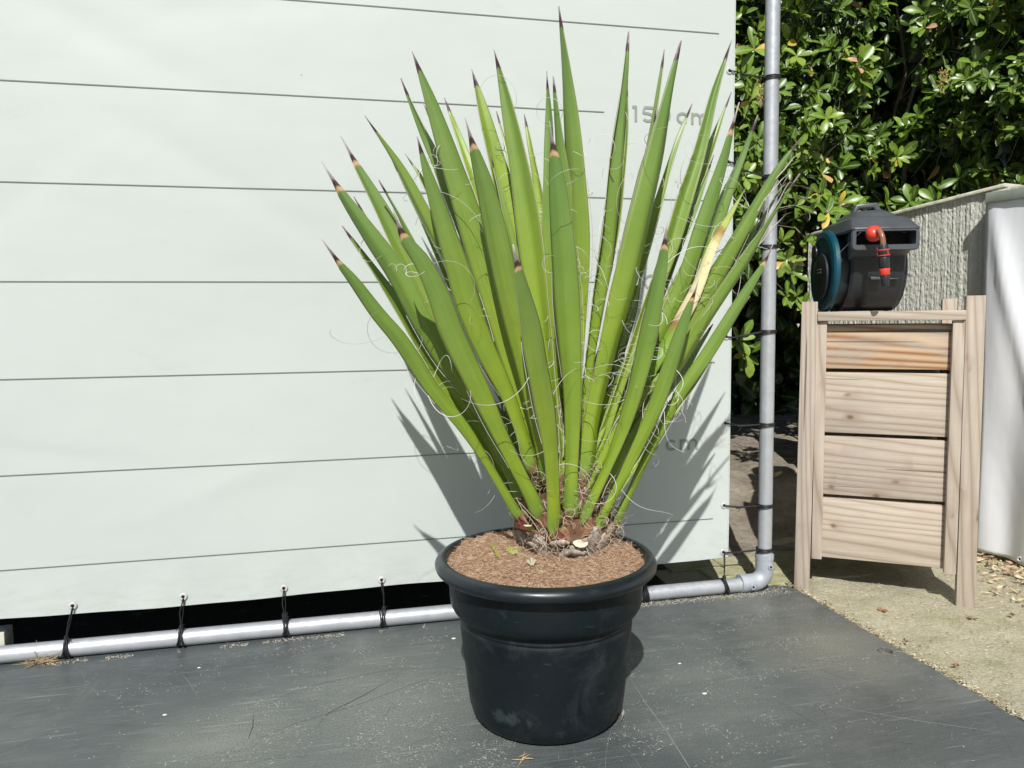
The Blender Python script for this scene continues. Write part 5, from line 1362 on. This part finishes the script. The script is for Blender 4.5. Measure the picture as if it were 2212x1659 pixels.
# C: deep inner and hidden leaves: close the hedge, their dark green paints shade into the gaps
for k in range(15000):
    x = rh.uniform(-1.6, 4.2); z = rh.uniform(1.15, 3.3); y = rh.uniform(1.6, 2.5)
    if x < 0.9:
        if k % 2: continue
        y -= .5; z = rh.uniform(0.3, 3.2)  # unseen leaves behind the banner, added to keep sky light off the ground
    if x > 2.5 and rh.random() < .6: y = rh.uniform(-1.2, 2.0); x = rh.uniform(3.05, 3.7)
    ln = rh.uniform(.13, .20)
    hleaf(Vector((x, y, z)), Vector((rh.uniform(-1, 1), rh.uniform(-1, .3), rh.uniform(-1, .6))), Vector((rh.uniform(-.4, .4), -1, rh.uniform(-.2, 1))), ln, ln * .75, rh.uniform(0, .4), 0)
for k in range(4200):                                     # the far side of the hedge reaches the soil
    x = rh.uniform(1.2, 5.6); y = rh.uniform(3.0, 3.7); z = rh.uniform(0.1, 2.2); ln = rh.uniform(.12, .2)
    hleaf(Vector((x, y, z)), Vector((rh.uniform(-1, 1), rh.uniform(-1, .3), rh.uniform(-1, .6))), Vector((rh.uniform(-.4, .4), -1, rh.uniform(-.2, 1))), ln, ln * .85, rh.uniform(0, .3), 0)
# D: sprigs low down between banner, upright and stand
for (px, py, Y, n_, sz) in ((1600, 735, .45, 8, .085), (1612, 765, .48, 6, .08), (1700, 560, .62, 8, .07), (1712, 590, .6, 7, .07), (1690, 520, .66, 7, .065), (1722, 640, .6, 7, .065), (1700, 640, .6, 6, .06),
                            (1735, 660, .58, 6, .06), (1745, 520, .55, 6, .06), (1790, 460, .42, 7, .075), (1815, 440, .5, 7, .075), (1850, 452, .5, 6, .065), (1775, 420, .5, 8, .08), (1610, 165, .5, 8, .07), (1625, 215, .5, 8, .07), (1640, 300, .55, 8, .07), (1610, 380, .5, 8, .07), (1720, 445, .5, 7, .07)):
    p = at(px, py, Y); rosette(p, Vector((rh.uniform(-.4, .4), -1, rh.uniform(-.1, .4))), sz, n_, .75, .06)
    twig(p, p + Vector((rh.uniform(-.05, .12), .30, rh.uniform(-.05, .14))), .0028)
fo = mesh_obj("foliage", LV, LF, MHED, hedge, smooth=True, cols=LC, colname="leafdata"); fo["kind"] = "stuff"
# main branches
for k in range(46):
    x = rh.uniform(1.2, 4.0); y = rh.uniform(1.5, 2.2) if x < 3 else rh.uniform(.2, 2.2)
    if (x + .1) / (y + 2.211) > .50 and (x - .15) / (y + 2.211) < .64: continue
    a = Vector((x, y, bank(x, y) - .02)); q = a; r = rh.uniform(.010, .022); pts = [a]
    for i in range(8):
        q = q + Vector((rh.uniform(-.09, .09), rh.uniform(-.10, .06), rh.uniform(.25, .38))); pts.append(q)
    BR.tube([p - HO for p in pts], [r * (1 - .09 * i) for i in range(9)], 7, cap=False, col=rh.choice([(0.12, .10, .075, 1), (0.20, .17, .13, 1), (0.30, .27, .22, 1)]))
o = mesh_obj("branches", BR.v, BR.f, MTWIG, hedge, smooth=True, cols=BR.c); o["kind"] = "stuff"
# withered flower heads
for (px, py, Y) in ((2038, 172, .55), (1640, 205, .6)):
    p = at(px, py, Y); g = Geo()
    for k in range(110):
        d = Vector((rh.gauss(0, .011), rh.gauss(0, .011), rh.gauss(0, .024)))
        g.tube([p + d * .6 - HO, p + d - HO + Vector((0, -.002, 0))], [.0007, .0018], 4, col=rh.choice([(0.45, .32, .14, 1), (0.32, .20, .09, 1), (0.55, .45, .16, 1)]))
    o = mesh_obj("seed_head", g.v, g.f, MTWIG, hedge, cols=g.c)

# ================================================================ SMALL THINGS ON THE GROUND
# cut sticks lying on the soil
rs = random.Random(8)
for i, (a, b_, r, c, lab) in enumerate((((1560, 1000), (1723, 1000), .010, (0.62, .50, .30, 1), "longest pale cut stick lying on the soil behind the upright"), ((1672, 1035), (1722, 1003), .010, (0.58, .47, .30, 1), "short slanting cut stick beside the left post of the stand"),
                                       ((1708, 1008), (1722, 1026), .007, (0.60, .50, .32, 1), "stubby cut stick end next to the left post of the stand"), ((1600, 1072), (1690, 1062), .008, (0.30, .25, .18, 1), "brown stick lying in shade behind the upright"))):
    Z = .13 if i < 3 else .08
    A = flat(*a, Z); B = flat(*b_, Z); g = Geo()
    n = 7; g.tube([A.lerp(B, t / n) + Vector((0, 0, .014 + .004 * math.sin(t * 2.1 + i))) for t in range(n + 1)], [r * (1 + .12 * math.sin(t * 2.4)) for t in range(n + 1)], 10, col=c)
    o = g.out("cut_stick", MTWIG); tag(o, lab, "stick", "cut sticks on the soil")
# bundle of dry straw by the rail
def tuft(c, n, L0, L1, spread, name, label, cols_, flatness=.35, seed=4, r=.0007, squash=(1, 1)):
    rr = random.Random(seed); g = Geo()
    for k in range(n):
        p = Vector(c) + Vector((rr.gauss(0, spread * squash[0]), rr.gauss(0, spread * .5 * squash[1]), abs(rr.gauss(0, spread * .25)) + .001))
        d = Vector((rr.uniform(-1, 1), rr.uniform(-.8, .8), rr.uniform(-.1, flatness))).normalized(); Ln = rr.uniform(L0, L1)
        ax = Vector((rr.uniform(-1, 1), rr.uniform(-1, 1), 1)).normalized(); pts = [p]
        for i in range(5):
            d = Matrix.Rotation(rr.uniform(-.35, .35), 3, ax) @ d; q = pts[-1] + d * Ln / 5; q.z = max(q.z, c[2] + .001); pts.append(q)
        g.tube(pts, [r, r, r, r, r * .7, r * .4], 4, cap=False, col=rr.choice(cols_))
    o = mesh_obj(name, g.v, g.f, MTWIG, None, smooth=True, cols=g.c)
    return tag(o, label, name.replace("_", " "))
straw = [(0.52, .40, .22, 1), (0.60, .49, .30, 1), (0.40, .30, .16, 1), (0.48, .38, .24, 1)]
tuft(flat(92, 1428), 110, .02, .055, .018, "straw_tuft", "tuft of dry straw lying against the floor rail at the left", straw, seed=4, r=.0008)
tuft(flat(1128, 1640), 7, .012, .03, .006, "straw_scrap", "small scrap of straw on the floor in front of the pot", straw, .1, 6, .0011)
# litter heap at the foot of the tarpaulin: uncountable
g = Geo(); rr = random.Random(12)
for k in range(1500):
    x = rr.uniform(2.02, 2.36); y = rr.uniform(-.7, .12)
    if x < 2.2 and rr.random() < .75: continue
    p = Vector((x, y, .004 + rr.uniform(0, .012)))
    L_ = rr.uniform(.006, .04); d = Vector((rr.uniform(-1, 1), rr.uniform(-1, 1), rr.uniform(-.1, .35))).normalized(); s = d.orthogonal().normalized() * rr.uniform(.0008, .006)
    b = len(g.v); g.v += [p, p + d * L_ * .5 + s, p + d * L_, p + d * L_ * .5 - s]; g.f.append((b, b + 1, b + 2, b + 3)); g.c += [rr.choice([(0.34, .24, .15, 1), (0.50, .40, .25, 1), (0.22, .13, .08, 1), (0.45, .34, .22, 1), (0.60, .52, .36, 1)])] * 4
o = mesh_obj("leaf_litter", g.v, g.f, MTWIG, None, smooth=False, cols=g.c); tag(o, "dry leaves and wood chips heaped along the foot of the tarpaulin", "leaf litter", kind="stuff")
# chips, grit and pebbles over the sandy path: uncountable
g = Geo()
for k in range(4200):
    x = rr.uniform(1.44, 2.3) if k % 4 else 1.452 + abs(rr.gauss(0, .012)); y = rr.uniform(-1.3, .05)
    s = rr.uniform(.0008, .0026); p = Vector((x, y, .001 + rr.uniform(-.003, .002))); a = rr.uniform(0, 6.28)
    if k % 4 == 0 and rr.random() < .5: s *= 1.6
    col = rr.choice([(0.50, .46, .34, 1), (0.42, .37, .25, 1), (0.30, .23, .14, 1), (0.60, .56, .44, 1), (0.40, .38, .24, 1), (0.22, .14, .08, 1)])
    b = len(g.v); q = [p + Vector((math.cos(a + t) * s * (1.7 if i % 2 else .8), math.sin(a + t) * s * (1.7 if i % 2 else .8), 0)) for i, t in enumerate((0, 1.6, 3.1, 4.7))]
    g.v += q + [p + Vector((0, 0, s * .9))]; g.c += [col] * 5; g.f += [(b, b + 1, b + 4), (b + 1, b + 2, b + 4), (b + 2, b + 3, b + 4), (b + 3, b, b + 4)]
o = mesh_obj("gravel", g.v, g.f, MTWIG, None, smooth=False, cols=g.c); tag(o, "fine pale grit and chips scattered over the sandy path", "gravel", kind="stuff")
# single curled dry leaves on the path
for i, (px, py, s_, lab) in enumerate(((1903, 1322, .022, "curled brown leaf on the sand in front of the stand"), (2100, 1338, .022, "thin brown leaf scrap on the sand at the right post's foot"), (1955, 1387, .016, "brown leaf scrap on the edge of the floor"), (2065, 1440, .015, "brown leaf scrap on the sand nearest the camera"), (2185, 1330, .014, "brown leaf scrap on the sand at the right edge"))):
    c = flat(px, py); g = Geo()
    for q in range(5):
        a = rr.uniform(0, 6); d = Vector((math.cos(a), math.sin(a), rr.uniform(.1, .6))) * s_ * rr.uniform(.5, 1); s = Vector((-d.y, d.x, rr.uniform(-.01, .01))) * .3
        b = len(g.v); m_ = c + d * .5 + Vector((0, 0, .004)); g.v += [c + Vector((0, 0, .002)), m_ + s, c + d, m_ - s]; g.f.append((b, b + 1, b + 2, b + 3)); g.c += [rr.choice([(0.22, .12, .07, 1), (0.34, .20, .11, 1)])] * 4
    o = mesh_obj("dry_leaf", g.v, g.f, MTWIG, None, smooth=False, cols=g.c); q = o.modifiers.new("t", 'SOLIDIFY'); q.thickness = .0006
    tag(o, lab, "dry leaf", "dry leaves on the sandy path")
# white pebbles on the black floor
for i, (px, py, s_, lab) in enumerate(((980, 1380, .0036, "white pebble on the black floor left of the pot"), (1522, 1499, .0036, "white pebble on the black floor right of the pot"), (1468, 1434, .0026, "tiny white pebble on the floor right of the pot, the farther one"), (356, 1545, .003, "white fleck on the floor left of the dusty patch"), (430, 1443, .0026, "white fleck on the floor below the second cord tie"))):
    c = flat(px, py); g = Geo(); g.lathe([(0.0002, 0), (s_, .0004), (s_ * 1.15, s_ * .35), (s_ * .7, s_ * .75), (0.0002, s_ * .85)], 9, c)
    for v in g.v: v.x += (v.x - c.x) * .5
    g.c = [(0.75, .74, .70, 1)] * len(g.v); o = g.out("pebble", MTWIG); tag(o, lab, "pebble", "white pebbles on the black floor")
# pale block behind the rail at the picture's left edge
g = Geo(); g.box(-.98, -.892, .05, .11, -.002, .066); o = g.out("pale_block", MCAP, bevel=.004); tag(o, "pale grey block behind the floor rail at the left edge", "block")
